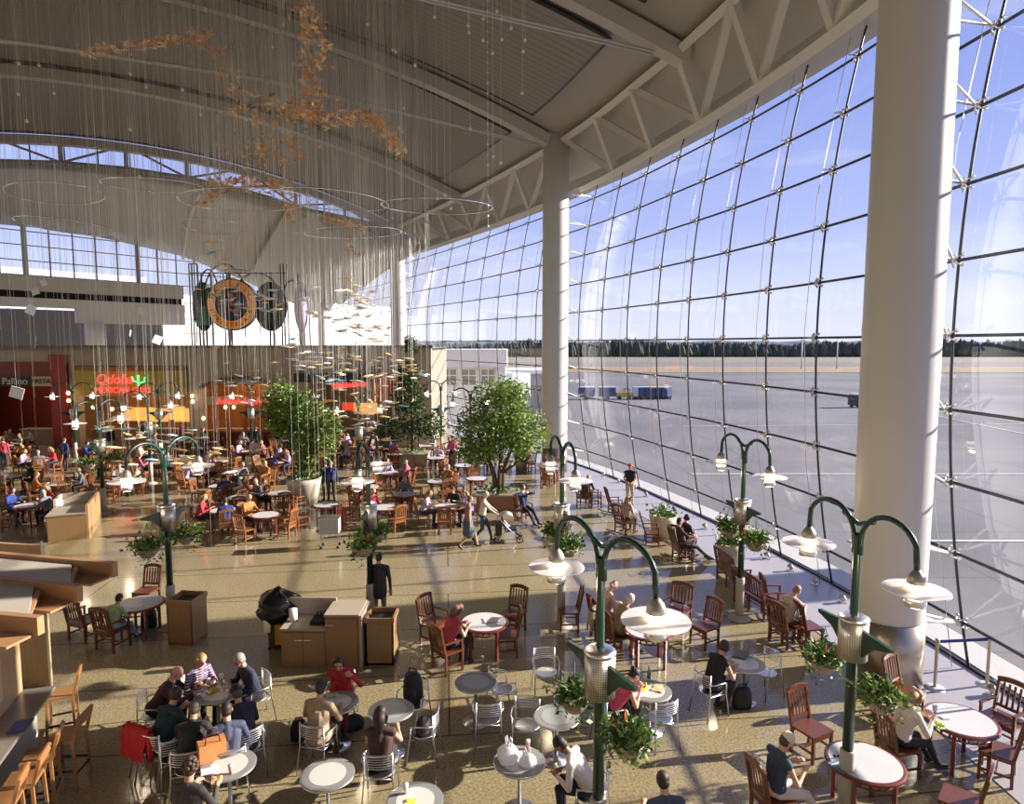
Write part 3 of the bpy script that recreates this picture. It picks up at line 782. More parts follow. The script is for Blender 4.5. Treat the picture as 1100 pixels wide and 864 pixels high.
for px, z_, e in ((30, 5.6, 60), (140, 5.2, 120), (255, 4.6, 110), (385, 4.8, 90)):
    l = bpy.data.lights.new('shop_light', 'AREA'); l.energy = e; l.color = (1, .7, .4); l.size = 2.5
    lo = bpy.data.objects.new('shop_light', l); COL.objects.link(lo); lo.location = (X(px, FZ + 2), FZ + 2, z_)

# ------------------------------------------------------------------ round sign and its lattice on top of the shops
SD = FZ + .4
def XS(px): return X(px, SD)
def ZS(py): return PZ(550, py, SD).z
c = Vector((XS(251.5), SD, ZS(327.5)))
t = thing('round_sign', (c.x, c.y, TOP + .16), 0, 'large round orange and blue food hall sign ringed with dark letters', 'sign')
cz = c.z - t.location.z; RX = Matrix.Rotation(PI / 2, 3, 'X')
M_orange = mat('sign_orange', (.78, .27, .03), .45, noise=(.85, .38, .06), nscale=2, emit=(.8, .28, .03), es=.22)
MB().lathe([(1.66, -.14), (1.66, .14)], 48, (0, 0, cz), M=RX).build('rim', mat('rim_dark', (.03, .05, .035), .4), t)
MB().lathe([(1.57, -.18), (1.57, .16)], 48, (0, 0, cz), M=RX).build('orange_ring', M_orange, t)
MB().lathe([(1.04, 0), (1.04, .21)], 40, (0, 0, cz), M=RX).build('blue_centre', mat('sign_blue', (.05, .045, .12), .45), t)
M_let = mat('sign_letters', (.02, .02, .015), .5)
for word, rad, a0, a1, flip in (('PACIFIC', 1.30, 158, 22, 1), ('MARKETPLACE', 1.30, 200, 340, -1)):
    for i, ch in enumerate(word):
        a = math.radians(a0 + (a1 - a0) * i / (len(word) - 1))
        M = Matrix.Translation((rad * math.cos(a), -.26, cz + rad * math.sin(a))) @ WALLTXT @ Matrix.Rotation(a - PI / 2 if flip > 0 else a + PI / 2, 4, 'Z')
        text_part(ch, .5 if flip > 0 else .38, M_let, t, M, 'letter')
s_ = MB()  # plain abstract figure in the middle
s_.tube([(-.85, -.3, cz - .02), (-.4, -.3, cz + .12), (.0, -.3, cz + .2)], [.02, .03, .05], 6).tube([(0, -.3, cz + .5), (.12, -.3, cz + .35), (.02, -.3, cz + .1), (.05, -.3, cz - .1)], [.1, .14, .1, .06], 8)
s_.ell((.0, -.3, cz + .58), (.2, .06, .14)).tube([(-.1, -.3, cz - .3), (.2, -.3, cz - .42), (.5, -.3, cz - .3)], [.06, .12, .05], 8)
s_.build('orange_figure', mat('figure_orange', (.75, .3, .12), .5), t)
MB().tube([(.15, -.32, cz), (.5, -.32, cz + .05), (.85, -.32, cz - .02)], [.05, .13, .04], 8).tube([(.2, -.32, cz - .6), (.45, -.32, cz - .7)], [.08, .05], 6).build('pale_figure', mat('figure_blue', (.45, .52, .7), .5), t)
M_lat = mat('lattice_violet', (.05, .035, .10), .4)
def leafsign(px, w, col, col2, lab, extra=0.0):
    t2 = thing('oval_sign', (XS(px), SD + .5 + extra, TOP + .16), 0, lab, 'sign')
    z = ZS(329) - t2.location.z
    MB().lathe([(1, -.12), (1, .12)], 36, (0, 0, z), M=Matrix.Diagonal((w, 1, 1.52)).to_3x3() @ RX).build('panel', col, t2)
    MB().tube([(w * math.cos(a), 0, z + 1.52 * math.sin(a)) for a in [2 * PI * i / 36 for i in range(36)]], .08, 6, closed=True).build('rim', M_let, t2)
    if col2: MB().box((.1, -.2, z - .6), (w * .9, .12, 1.2)).build('light_stripe', col2, t2)
    for dx in (-.12, .12): MB().tube([(dx, .1, 0), (dx, .1, z)], .06, 6).build('post', M_lat, t2)
    return t2
M_sg = mat('sign_green', (.005, .045, .03), .35)
leafsign(216, .62, M_sg, mat('sign_mint', (.06, .25, .17), .4), 'tall dark green oval sign left of the round sign')
leafsign(289, 1.0, M_sg, None, 'broad dark green oval sign right of the round sign')
leafsign(322, .38, mat('sign_lilac', (.55, .42, .68), .5), None, 'narrow lilac oval sign at the right end of the lattice')
t = thing('sign_lattice', (c.x, SD + .8, TOP + .16), 0, 'dark violet metal lattice of posts and hoops behind the signs', 'lattice')
b0 = t.location
for px in (200, 203, 209, 213, 237, 241, 244, 299, 302, 306, 318, 329, 223):
    MB().tube([(XS(px) - b0.x, 0, 0), (XS(px) - b0.x, 0, ZS(282 if px in (200, 203, 209, 299, 302, 306) else 293) - b0.z)], .05, 6).build('post', M_lat, t)
for px0, px1, top in ((209, 232, 288), (214, 262, 282), (246, 300, 292), (300, 322, 300)):
    x0, x1 = XS(px0) - b0.x, XS(px1) - b0.x; zb = ZS(325) - b0.z; zt = ZS(top) - b0.z
    MB().tube([((x0 + x1) / 2 - (x1 - x0) / 2 * math.cos(PI * i / 16), 0, zb + (zt - zb) * math.sin(PI * i / 16)) for i in range(17)], .05, 6).build('hoop', M_lat, t)
for py in (282, 292): MB().bar((XS(200) - b0.x, 0, ZS(py) - b0.z), (XS(306 if py > 290 else 209) - b0.x, 0, ZS(py) - b0.z), .08, .08).build('rail', M_lat, t)

# ------------------------------------------------------------------ hanging sculpture
HS = random.Random(11)
M_copper = mat('copper', (.80, .40, .18), .3, .55); M_brass = mat('gold_leaf', (.95, .70, .40), .3, .25); M_silv = mat('silver_leaf', (.9, .92, .97), .3, .1); M_bluefoil = mat('blue_foil', (.3, .55, .8), .35, .4)
M_wire = mat('pale_wire', (.95, .95, .93), .35, .4)
def ceil_z(x, y):
    # height of the roof above a plan point, from the nearest station on the wall curve
    i = int(np.argmin((_px - x) ** 2 + (_py - y) ** 2)); v = max(0, math.hypot(_px[i] - x, _py[i] - y) - 1.95)
    return rib_h(min(v, 43)) - .02
def bird_mesh(fold):
    mb = MB(); c, s = math.cos(fold), math.sin(fold)
    mb.add([(0, .09, 0), (.012, .0, .008), (0, -.09, 0), (-.012, 0, .008), (0, 0, -.014)], [(0, 1, 4), (1, 2, 4), (2, 3, 4), (3, 0, 4), (0, 3, 2, 1)])
    for q in (-1, 1):
        mb.add([(0, .045, .004), (q * .11 * c, .0, .11 * s), (q * .05 * c, -.05, .05 * s), (0, -.03, .0), (0, .045, -.001), (q * .105 * c, .0, .11 * s - .004), (q * .05 * c, -.045, .05 * s - .004), (0, -.03, -.005)], [(0, 1, 2, 3), (7, 6, 5, 4), (0, 4, 5, 1), (1, 5, 6, 2), (2, 6, 7, 3)])
    return mb
def fish_mesh():
    mb = MB(); mb.tube([(-.16, 0, 0), (-.08, 0, 0), (.02, 0, 0), (.12, 0, 0), (.15, 0, 0)], [.005, .022, .035, .018, .004], 6)
    mb.add([(-.14, 0, 0), (-.21, .045, .01), (-.19, 0, 0), (-.21, -.045, .01)], [(0, 1, 2, 3)]); mb.add([(0, -.02, .0), (.05, -.09, .01), (.07, -.02, 0)], [(0, 1, 2)]); mb.add([(0, .02, .0), (.05, .09, .01), (.07, .02, 0)], [(0, 2, 1)])
    return mb
_w = MB().tube([(0, 0, 0), (0, 0, 1)], .0048, 3).build('suspension_wire', M_wire).data
bpy.data.objects.remove(bpy.data.objects['suspension_wire'])
birdm = [bird_mesh(.3).build('b', M_copper).data, bird_mesh(.75).build('b', M_brass).data, bird_mesh(-.2).build('b', M_copper).data]
fishm = [fish_mesh().build('b', m).data for m in (M_brass, M_silv, M_bluefoil)]
for o in list(bpy.data.objects):
    if o.name.startswith('b') and o.type == 'MESH' and o.name.split('.')[0] == 'b': bpy.data.objects.remove(o)
def hang(name, me, p, lab, cat, grp, rot, sc_, wire=True, extra=0.0):
    o = bpy.data.objects.new(name, me); COL.objects.link(o); o.location = p; o.rotation_euler = (rot[0], rot[1], rot[2]); o.scale = (sc_,) * 3
    tag(o, lab, cat, grp)
    if wire:
        w = bpy.data.objects.new('suspension_wire', _w); COL.objects.link(w); w.parent = o
        L = ceil_z(p.x, p.y) - p.z; Rm = Euler(o.rotation_euler).to_matrix().to_4x4()
        w.matrix_parent_inverse = (Matrix.Translation(p) @ Rm @ Matrix.Diagonal((sc_, sc_, sc_, 1))).inverted()
        w.matrix_basis = Matrix.Translation(p) @ Matrix.Diagonal((1, 1, L, 1))
    return o
# strokes of the flock: (px,py,spread) runs, with a depth for each
runs = [((85, 58), (150, 48), 7, 24, 55), ((150, 48), (225, 36), 7, 24, 75), ((205, 45), (245, 60), 12, 24, 22), ((325, 0), (345, 60), 18, 20, 70), ((330, 60), (340, 130), 17, 21, 85),
        ((235, 75), (300, 150), 20, 23, 45), ((300, 118), (370, 128), 12, 22, 85), ((370, 126), (408, 128), 9, 22, 75), ((405, 130), (434, 165), 8, 22, 65), ((250, 165), (330, 160), 24, 23, 85), ((225, 195), (305, 200), 8, 24, 110),
        ((210, 222), (240, 205), 5, 24, 35), ((300, 190), (318, 240), 12, 24, 45), ((345, 232), (392, 246), 5, 25, 60), ((250, 120), (345, 105), 22, 22, 60), ((370, 262), (390, 275), 6, 25, 14)]
birds = []
for (a, b, sp, d, n) in runs:
    for i in range(int(n * 1.7)):
        f = HS.random(); px = a[0] + (b[0] - a[0]) * f + HS.gauss(0, sp * .5); py = a[1] + (b[1] - a[1]) * f + HS.gauss(0, sp * .5)
        birds.append(PZ(px, max(py, -12), d + HS.gauss(0, .9)))
birds.sort(key=lambda p: p.y); HS.shuffle(birds)
solo, rest = birds[:295], birds[295:]
for p in solo:
    hang('copper_bird', HS.choice(birdm), p, 'small folded copper bird hanging on a wire in the great flock', 'hanging bird', 'copper birds of the hanging sculpture', (HS.gauss(0, .4), HS.gauss(0, .4), HS.random() * 6.3), .8 + HS.random() * .5, p.z < 99)
mb = MB()
for p in rest:
    M = Euler((HS.gauss(0, .4), HS.gauss(0, .4), HS.random() * 6.3)).to_matrix() * (.8 + HS.random() * .5)
    q = bird_mesh(HS.choice((.3, .75, -.2))); mb.add([p + M @ Vector(v) for v in q.v], q.f, HS.randint(0, 1))
o = mb.build('copper_flock', [M_copper, M_brass]); tag(o, 'rest of the glittering flock of small copper birds hanging on wires', 'hanging birds', 'copper birds of the hanging sculpture', 'stuff')
# fish shoal
fr = [((215, 305), (300, 330), 12, 27, 24), ((225, 262), (262, 300), 9, 26, 14), ((330, 330), (420, 360), 16, 29, 45), ((300, 380), (430, 400), 16, 29, 75), ((330, 425), (420, 455), 22, 28, 60), ((240, 400), (300, 430), 18, 28, 26),
      ((100, 455), (240, 480), 14, 26, 46), ((360, 300), (400, 330), 10, 28, 20), ((420, 385), (452, 405), 7, 29, 22), ((120, 490), (300, 500), 12, 25, 14)]
fish = []
for (a, b, sp, d, n) in fr:
    for i in range(n):
        f = HS.random(); fish.append(PZ(a[0] + (b[0] - a[0]) * f + HS.gauss(0, sp * .6), a[1] + (b[1] - a[1]) * f + HS.gauss(0, sp * .6), d + HS.gauss(0, 1.2)))
HS.shuffle(fish)
for i, p in enumerate(fish[:298]):
    k = 0 if HS.random() < .55 else (1 if HS.random() < .75 else 2)
    hang('hanging_fish', fishm[k], p, 'small metal fish swimming in the hanging shoal', 'hanging fish', 'metal fish of the hanging sculpture', (0, HS.gauss(0, .15), HS.gauss(0, .6) + (PI if HS.random() < .5 else 0)), 1.25 + HS.random() * .7)
mb = MB()
for p in fish[298:]:
    q = fish_mesh(); mb.add([p + Vector(v) for v in q.v], q.f)
if mb.v: tag(mb.build('fish_shoal', M_brass), 'few remaining small metal fish of the hanging shoal', 'hanging fish', 'metal fish of the hanging sculpture', 'stuff')
# the many wires
mb = MB()
for i in range(260):
    px = (HS.random() ** .9) * 470 if i % 3 else 200 + HS.random() * 260
    d = 22 + HS.random() * 9; lo = 210 + HS.random() * 220 + (60 if px < 200 else 0)
    p = PZ(px, lo, d); mb.tube([p, (p.x, p.y, ceil_z(p.x, p.y))], .0055, 3)
o = mb.build('wire_curtain', M_wire); tag(o, 'veil of hundreds of fine pale wires hanging from the roof', 'wires', kind='stuff')
# glass drops and bead string
M_bead = mat('white_bead', (.85, .86, .9), .2)
s_ = thing('bead_string', PZ(523.5, 0, 21), 0, 'single vertical string of white beads right of the flock', 'bead string')
q = s_.location; zz = [PZ(523.5, y, 21).z - q.z for y in range(-10, 250, 11)]
MB().tube([(0, 0, ceil_z(q.x, q.y) - q.z), (0, 0, zz[-1])], .006, 4).build('wire', M_wire, s_)
for z in zz: MB().ell((0, 0, z), (.035, .035, .045), 8).build('bead', M_bead, s_)
_b = MB().ell((0, 0, 0), (.055, .055, .065), 10).build('b', M_bead); bm = _b.data; bpy.data.objects.remove(_b)
for px, py in ((325, 607), (318, 622), (342, 618), (352, 620), (346, 626), (363, 612), (230, 652), (335, 613), (467, 18), (503, 27), (519, 20), (534, 12), (539, 20), (549, 30), (539, 42), (519, 43), (504, 35), (422, 53), (425, 55), (446, 70), (434, 116), (429, 137), (432, 141), (564, 43), (562, 55), (529, 57), (395, 26), (20, 68), (42, 70), (20, 101), (29, 130), (58, 100), (140, 79), (157, 93), (196, 96), (293, 50), (265, 128), (216, 123), (478, 210), (470, 213), (484, 224), (97, 60), (140, 139), (530, 168), (538, 175), (561, 100), (150, 190), (505, 138)):
    hang('glass_drop', bm, PZ(px, py, 21), 'small white glass drop hanging on a wire', 'glass drop', 'white glass drops of the hanging sculpture', (0, 0, 0), 1)
pm = MB().box((0, 0, 0), (.34, .02, .34)).build('b', mat('bright_plate', (.85, .87, .95), .15)); pmm = pm.data; bpy.data.objects.remove(pm)
for i, (px, py, s) in enumerate(((18, 422, 1.0), (33, 333, .8), (38, 368, .8), (38, 313, .6), (47, 304, .5), (146, 314, .5), (152, 334, .6), (169, 365, .7), (140, 358, .5))):
    hang('hanging_plate', pmm, PZ(px, py, 19), ['bright tilted square plate in front of the maroon shop', 'tilted white square plate before the far mezzanine', 'small white plate hanging below the tilted square one', 'small pale plate left under the end window', 'faint plate at the edge of the end window', 'slim white plate mid mezzanine', 'narrow white plate above the bulkhead foot', 'rounded white plate over the mustard shop', 'thin curled white plate left of the rounded one'][i], 'hanging plate', None, (.2, .35, .3 + i), s)
rings = [((165, 199), (48, 14), 24), ((265, 215), (65, 24), 23), ((60, 208), (44, 8), 25), ((228, 243), (30, 9), 26), ((70, 243), (44, 10), 27), ((355, 215), (60, 20), 24), ((470, 222), (58, 18), 24), ((380, 250), (50, 14), 26)]
for i, ((px, py), (w, h), d) in enumerate(rings):
    p = PZ(px, py, d); rx = w / FPX * d
    t = thing('steel_ring', p, 0, 'thin steel hoop hanging level under the roof, %s' % ['left of centre behind the flock', 'below the middle of the flock', 'at the far left', 'small one above the round sign', 'low over the end window', 'right of the flock tail', 'farthest right by the window', 'low one above the third column'][i], 'hanging ring')
    MB().tube([(rx * math.cos(a), rx * math.sin(a), .12 * math.sin(a + i)) for a in [2 * PI * k / 48 for k in range(48)]], .021, 6, closed=True).build('hoop', M_chrome, t)
    for a in (0, 2.1, 4.2): MB().tube([(rx * math.cos(a), rx * math.sin(a), 0), (rx * math.cos(a), rx * math.sin(a), ceil_z(p.x + rx * math.cos(a), p.y + rx * math.sin(a)) - p.z)], .006, 3).build('suspension_wire', M_wire, t)

# added unseen pylon outside the frame, casting the shade band on the floor
t = thing('shade_pylon', (26, 21.4, GZ), .2, 'concrete floodlight pylon standing on the apron outside the right edge', 'pylon')
MB().box((0, 0, 10.5), (1.2, 2.1, 21)).build('shaft', M_bluegrey, t); MB().box((0, 0, 21.2), (1.6, 3.6, .6)).build('lamp_rack', M_cont2, t)
# ------------------------------------------------------------------ furniture prototypes (sitter looks along +Y)
def wood_chair(name, w=.48, arms=False, rock=False, m=None, slats=5, cat='chair', backh=1.0):
    m = m or M_mahog; t = thing(name, (0, 0, -50), 0, name, cat); h = w / 2 - .025; zs = .44 if not rock else .42
    s = MB(); s.box((0, .0, zs), (w, .46, .035)); s.box((0, .2, zs - .05), (w - .06, .03, .07)); s.box((0, -.2, zs - .05), (w - .06, .03, .07)); s.build('seat', m, t)
    b = MB(); tl = -.11 if not rock else -.2
    def back(z): return -.21 + tl * (z - zs) / (backh - zs)
    for x in (-h, h): b.bar((x, back(zs - .02), zs - .02), (x, back(backh - .04), backh - .04), .04, .045)
    n = 8; pts = []
    for i in range(n):   # arched head rail
        u0 = -1 + 2 * i / n; u1 = -1 + 2 * (i + 1) / n; z0 = backh - .05 + .05 * (1 - u0 * u0); z1 = backh - .05 + .05 * (1 - u1 * u1)
        b.bar((u0 * (h + .02), back(z0), z0), (u1 * (h + .02), back(z1), z1), .035, .085, up=(0, 0, 1))
    b.bar((-h, back(zs + .1), zs + .1), (h, back(zs + .1), zs + .1), .03, .05)
    for i in range(slats):
        x = -h + (i + 1) * 2 * h / (slats + 1); b.bar((x, back(zs + .11), zs + .11), (x, back(backh - .07), backh - .07), .035 if w < .7 else .04, .016, up=(0, 1, 0))
    b.build('backrest', m, t)
    zb = .05 if rock else 0.0
    for x in (-h, h):
        for y in (-.2, .2):
            MB().bar((x, y, zs), (x, y * (1.02), zb), .042, .042).build('leg', m, t)
    st = MB()
    for x in (-h, h): st.bar((x, -.2, .17), (x, .2, .17), .022, .035)
    st.bar((-h, 0, .17), (h, 0, .17), .022, .03); st.build('stretcher', m, t)
    if w > .9: MB().bar((0, .19, zs), (0, .19, 0), .042, .042).build('leg', m, t); MB().bar((0, -.2, zs), (0, -.2, 0), .042, .042).build('leg', m, t)
    if arms:
        for x in (-h - .0, h + .0):
            MB().bar((x, back(zs + .22), zs + .22), (x, .22, zs + .22), .055, .025).bar((x, .19, zs - .02), (x, .19, zs + .22), .038, .038).build('armrest', m, t)
    if rock:
        for x in (-h, h):
            MB().tube([(x, -.62 + 1.1 * k / 10, .025 + .16 * ((k - 5.6) / 5.6) ** 2 * (1 if k < 5.6 else .55)) for k in range(11)], .022, 6).build('rocker', m, t)
    return t
def cafe_chair(name='cafe_chair'):
    t = thing(name, (0, 0, -50), 0, name, 'chair')
    s = MB(); s.lathe([(0.0, .452), (.18, .45), (.215, .46), (.215, .448), (.0, .44)], 20, sy=.95)
    s.build('seat', M_alu, t)
    b = MB()
    for k in range(6):
        z = .62 + k * .035; b.tube([(.2 * math.sin(a), -.17 - .07 * math.cos(a) , z) for a in [(-1.25 + 2.5 * i / 10) for i in range(11)]], .007, 5)
    b.tube([(.21 * math.sin(a), -.17 - .075 * math.cos(a), .82) for a in [(-1.35 + 2.7 * i / 12) for i in range(13)]], .012, 6)
    b.build('backrest', M_alu, t)
    for x in (-1, 1):
        MB().tube([(x * .2, -.19, .84), (x * .205, -.2, .46), (x * .235, -.27, .0)], .012, 6).build('leg', M_alu, t)
        MB().tube([(x * .24, .15, .66), (x * .225, .17, .45), (x * .235, .24, 0)], .012, 6).build('leg', M_alu, t)
        MB().tube([(x * .2, -.2, .66), (x * .25, -.12, .67), (x * .26, .08, .67), (x * .24, .15, .64)], .012, 6).build('armrest', M_alu, t)
    f = MB(); f.tube([(-.21, -.2, .44), (-.215, .17, .43), (.215, .17, .43), (.21, -.2, .44)], .01, 6, closed=True); f.build('seat_frame', M_alu, t)
    return t
def cafe_table(name='cafe_table', inset=True, r=.37, m2=None):
    t = thing(name, (0, 0, -50), 0, name, 'table')
    tp = MB().lathe([(0, .715), (r - .02, .715), (r, .722), (r, .738), (r - .012, .745), (0, .745)], 36, sm=False).build('tabletop', M_tablegrey, t)
    MB().lathe([(r + .003, .72), (r + .006, .73), (r + .003, .742), (r - .004, .742), (r - .004, .72), (r + .003, .72)], 36).build('edge_band', M_alu, tp)
    if inset: MB().lathe([(r * .68, .743), (r * .68, .7475), (0, .7475)], 32, sm=False).build('pale_inlay', m2 or M_tabletop, tp)
    MB().lathe([(.028, .03), (.028, .70), (.09, .716)], 14).build('pedestal', M_alu, t)
    MB().lathe([(.23, 0), (.23, .012), (.06, .035), (.028, .08)], 28).build('base', M_alu, t)
    return t
def wood_table(name='wooden_table', r=.53):
    t = thing(name, (0, 0, -50), 0, name, 'table'); m = wood('table_mahogany', (.20, .05, .035), (.12, .03, .02), .25)
    tp = MB().lathe([(0, .69), (r - .02, .69), (r, .70), (r, .73), (r - .02, .74), (0, .74)], 40, sm=False).build('tabletop', m, t)
    MB().lathe([(r - .055, .738), (r - .055, .744), (0, .744)], 40, sm=False).build('white_inlay', mat('bright_laminate', (.60, .60, .61), .25), tp)
    a = MB(); ra = r - .13
    for z in (.67, .575): a.tube([(ra * math.cos(2 * PI * k / 32), ra * math.sin(2 * PI * k / 32), z) for k in range(32)], .016, 5, closed=True)
    for k in range(20): a.bar((ra * math.cos(2 * PI * k / 20), ra * math.sin(2 * PI * k / 20), .57), (ra * math.cos(2 * PI * k / 20), ra * math.sin(2 * PI * k / 20), .69), .03, .016)
    a.build('slatted_apron', m, t)
    for k in range(4):
        q = PI / 4 + k * PI / 2; MB().box((ra * math.cos(q), ra * math.sin(q), .34), (.055, .055, .68), rz=q).build('leg', m, t)
    return t
def stool():
    t = thing('bar_stool', (0, 0, -50), 0, 'bar stool', 'stool'); m = wood('stool_oak', (.36, .18, .07), (.26, .12, .045), .35)
    MB().box((0, 0, .74), (.42, .40, .04)).build('seat', m, t)
    b = MB()
    for x in (-.19, .19): b.bar((x, -.19, .74), (x, -.28, 1.1), .035, .04)
    b.bar((-.2, -.272, 1.06), (.2, -.272, 1.06), .03, .10); b.bar((-.2, -.25, .96), (.2, -.25, .96), .025, .05); b.build('backrest', m, t)
    for x in (-.19, .19):
        for y in (-.18, .18): MB().bar((x, y, .73), (x * 1.12, y * 1.15, 0), .038, .038).build('leg', m, t)
    f = MB()
    for q in (-1, 1): f.bar((q * .2, -.2, .28), (q * .2, .2, .28), .02, .03); f.bar((-.2, q * .2, .22), (.2, q * .2, .22), .02, .03)
    f.build('footrest', M_black, t)
    return t
# ------------------------------------------------------------------ street lamps
M_discm = mat('frosted_disc', (.86, .84, .86), .35, transl=.35)
M_glow = mat('lamp_glow', (1, .85, .6), .4, emit=(1, .78, .45), es=5)
def perf_mat():
    m = mat('perforated_steel', (.6, .57, .52), .35, .8); nt = m.node_tree; N = nt.nodes; L = nt.links; b = N['Principled BSDF']
    uv = N.new('ShaderNodeTexCoord'); sp = N.new('ShaderNodeSeparateXYZ'); L.new(uv.outputs['Object'], sp.inputs[0])
    at = N.new('ShaderNodeMath'); at.operation = 'ARCTAN2'; L.new(sp.outputs['Y'], at.inputs[0]); L.new(sp.outputs['X'], at.inputs[1])
    def wv(src, k):
        a = N.new('ShaderNodeMath'); a.operation = 'MULTIPLY'; a.inputs[1].default_value = k; L.new(src, a.inputs[0])
        s = N.new('ShaderNodeMath'); s.operation = 'SINE'; L.new(a.outputs[0], s.inputs[0])
        g = N.new('ShaderNodeMath'); g.operation = 'GREATER_THAN'; g.inputs[1].default_value = .1; L.new(s.outputs[0], g.inputs[0]); return g.outputs[0]
    mu = N.new('ShaderNodeMath'); mu.operation = 'MULTIPLY'; L.new(wv(at.outputs[0], 40), mu.inputs[0]); L.new(wv(sp.outputs['Z'], 210), mu.inputs[1])
    mx = N.new('ShaderNodeMix'); mx.data_type = 'RGBA'; mx.inputs['A'].default_value = (.62, .59, .54, 1); mx.inputs['B'].default_value = (.07, .065, .06, 1)
    L.new(mu.outputs[0], mx.inputs['Factor']); L.new(mx.outputs['Result'], b.inputs['Base Color'])
    return m
def lamp_post():
    t = thing('street_lamp', (0, 0, -50), 0, 'lamp', 'lamp')
    MB().lathe([(.27, 0), (.27, .02), (.16, .06), (.11, .1)], 28).build('base_plate', M_concrete, t)
    MB().lathe([(.1, .05), (.1, 1.02), (.085, 1.04)], 20).build('lower_sleeve', M_concrete, t)
    MB().lathe([(.072, 1.0), (.07, 2.4), (.055, 3.0), (.05, 3.95), (.07, 4.1), (.05, 4.14)], 16).build('pole', M_green, t)
    d = MB().lathe([(.19, 2.38), (.19, 2.93)], 32).build('speaker_drum', perf_mat(), t)
    MB().lathe([(.2, 2.92), (.2, 2.95), (.15, 2.985), (.05, 2.99)], 32).build('drum_lid', M_alu, d)
    for q in (-1, 1):
        pts = [(.15, 2.84), (.68, 2.80), (.68, 2.755), (.40, 2.67), (.24, 2.52), (.15, 2.42)]
        V = [(x, q * y, z) for x in (-.025, .025) for y, z in pts]; n = 6
        f = [tuple(range(n)), tuple(reversed(range(n, 2 * n)))] + [(i, n + i, n + (i + 1) % n, (i + 1) % n) for i in range(n)]
        if q < 0: f = [tuple(reversed(g)) for g in f]
        MB().add(V, f).build('bracket', M_green, t)
        c = (0, q * .98)
        arc = [(0, q * .06, 3.85)] + [(0, q * (.53 - .47 * math.cos(a)), 4.05 + .42 * math.sin(a)) for a in [PI * k / 14 for k in range(13)]] + [(0, q * .98, 3.93)]
        MB().tube(arc, .036, 8).tube([(0, q * .28, 4.36), (0, 0, 4.26)], .032, 8).build('arm', M_green, t)
        h = MB().lathe([(.036, 3.96), (.05, 3.94), (.085, 3.90), (.105, 3.85), (.11, 3.79)], 20, (0, q * .98, 0)).build('lamp_cap', mat('cap_steel', (.42, .38, .32), .4, .7), t)
        MB().lathe([(.105, 3.80), (.105, 3.58)], 18, (0, q * .98, 0)).build('glass_lantern', M_glow, h)
        MB().lathe([(.108, 3.722), (.375, 3.71), (.377, 3.70), (.108, 3.708)], 36, (0, q * .98, 0), sm=False).build('lamp_disc', M_discm, h)
        MB().lathe([(.11, 3.60), (.125, 3.595), (.125, 3.51), (.10, 3.5), (.0, 3.5)], 20, (0, q * .98, 0)).build('lower_ring', M_alu, h)
    return t
def leaves(mb, n, fn, size, rnd, mats=2, droop=0.0, upb=.2):
    for i in range(n):
        p = Vector(fn(rnd)); d = Vector((rnd.gauss(0, 1), rnd.gauss(0, 1), rnd.gauss(upb, .7) - droop)).normalized()
        s = d.cross(Vector((rnd.gauss(0, 1), rnd.gauss(0, 1), rnd.gauss(0, 1)))).normalized(); L = size * (.6 + rnd.random() * .8)
        mb.add([p, p + d * L * .5 + s * L * .26, p + d * L, p + d * L * .5 - s * L * .26], [(0, 1, 2, 3)], rnd.randrange(mats) if rnd.random() < .8 else 0)
def planter(seed):
    rd = random.Random(seed); t = thing('hanging_planter', (0, 0, -50), 0, 'planter', 'hanging planter')
    MB().lathe([(0.02, -.20), (.12, -.18), (.2, -.08), (.235, .03), (.22, .03), (.18, -.04)], 20).build('bowl', mat('bowl_clay', (.40, .30, .24), .6), t)
    f = MB()
    leaves(f, 560, lambda r: (r.gauss(0, .16), r.gauss(0, .16), .06 + abs(r.gauss(0, .09))), .10, rd, 3)
    def trail(r):
        a = r.random() * 6.28; k = r.random(); return (math.cos(a) * (.22 + .07 * k), math.sin(a) * (.22 + .07 * k), .05 - .42 * k * k * (.4 + .6 * abs(math.sin(a * 1.5))))
    leaves(f, 170, trail, .07, rd, 3, droop=.6)
    for k in range(6):
        a = rd.random() * 6.28; tip = (math.cos(a) * .3, math.sin(a) * .3, .26 + .1 * rd.random()); f.tube([(0, 0, .05), (tip[0] * .6, tip[1] * .6, .24), tip], [.014, .010, .003], 4, 1)
    f.build('foliage', [M_leaf, M_leafl, M_leafd], t)
    fl = MB()
    for k in range(2):
        a = rd.random() * 6.28; r = .12 + .1 * rd.random(); p = (math.cos(a) * r, math.sin(a) * r, .14); fl.tube([p, (p[0] * 1.3, p[1] * 1.3, .27), (p[0] * 1.5, p[1] * 1.5, .36)], [.006, .013, .007], 5)
    fl.build('red_bloom', M_red, t)
    MB().tube([(0, .2, .02), (0, 0, .6), (0, -.2, .02)], .006, 4).tube([(.2, 0, .02), (0, 0, .6), (-.2, 0, .02)], .006, 4).build('hanger', M_black, t)
    return t
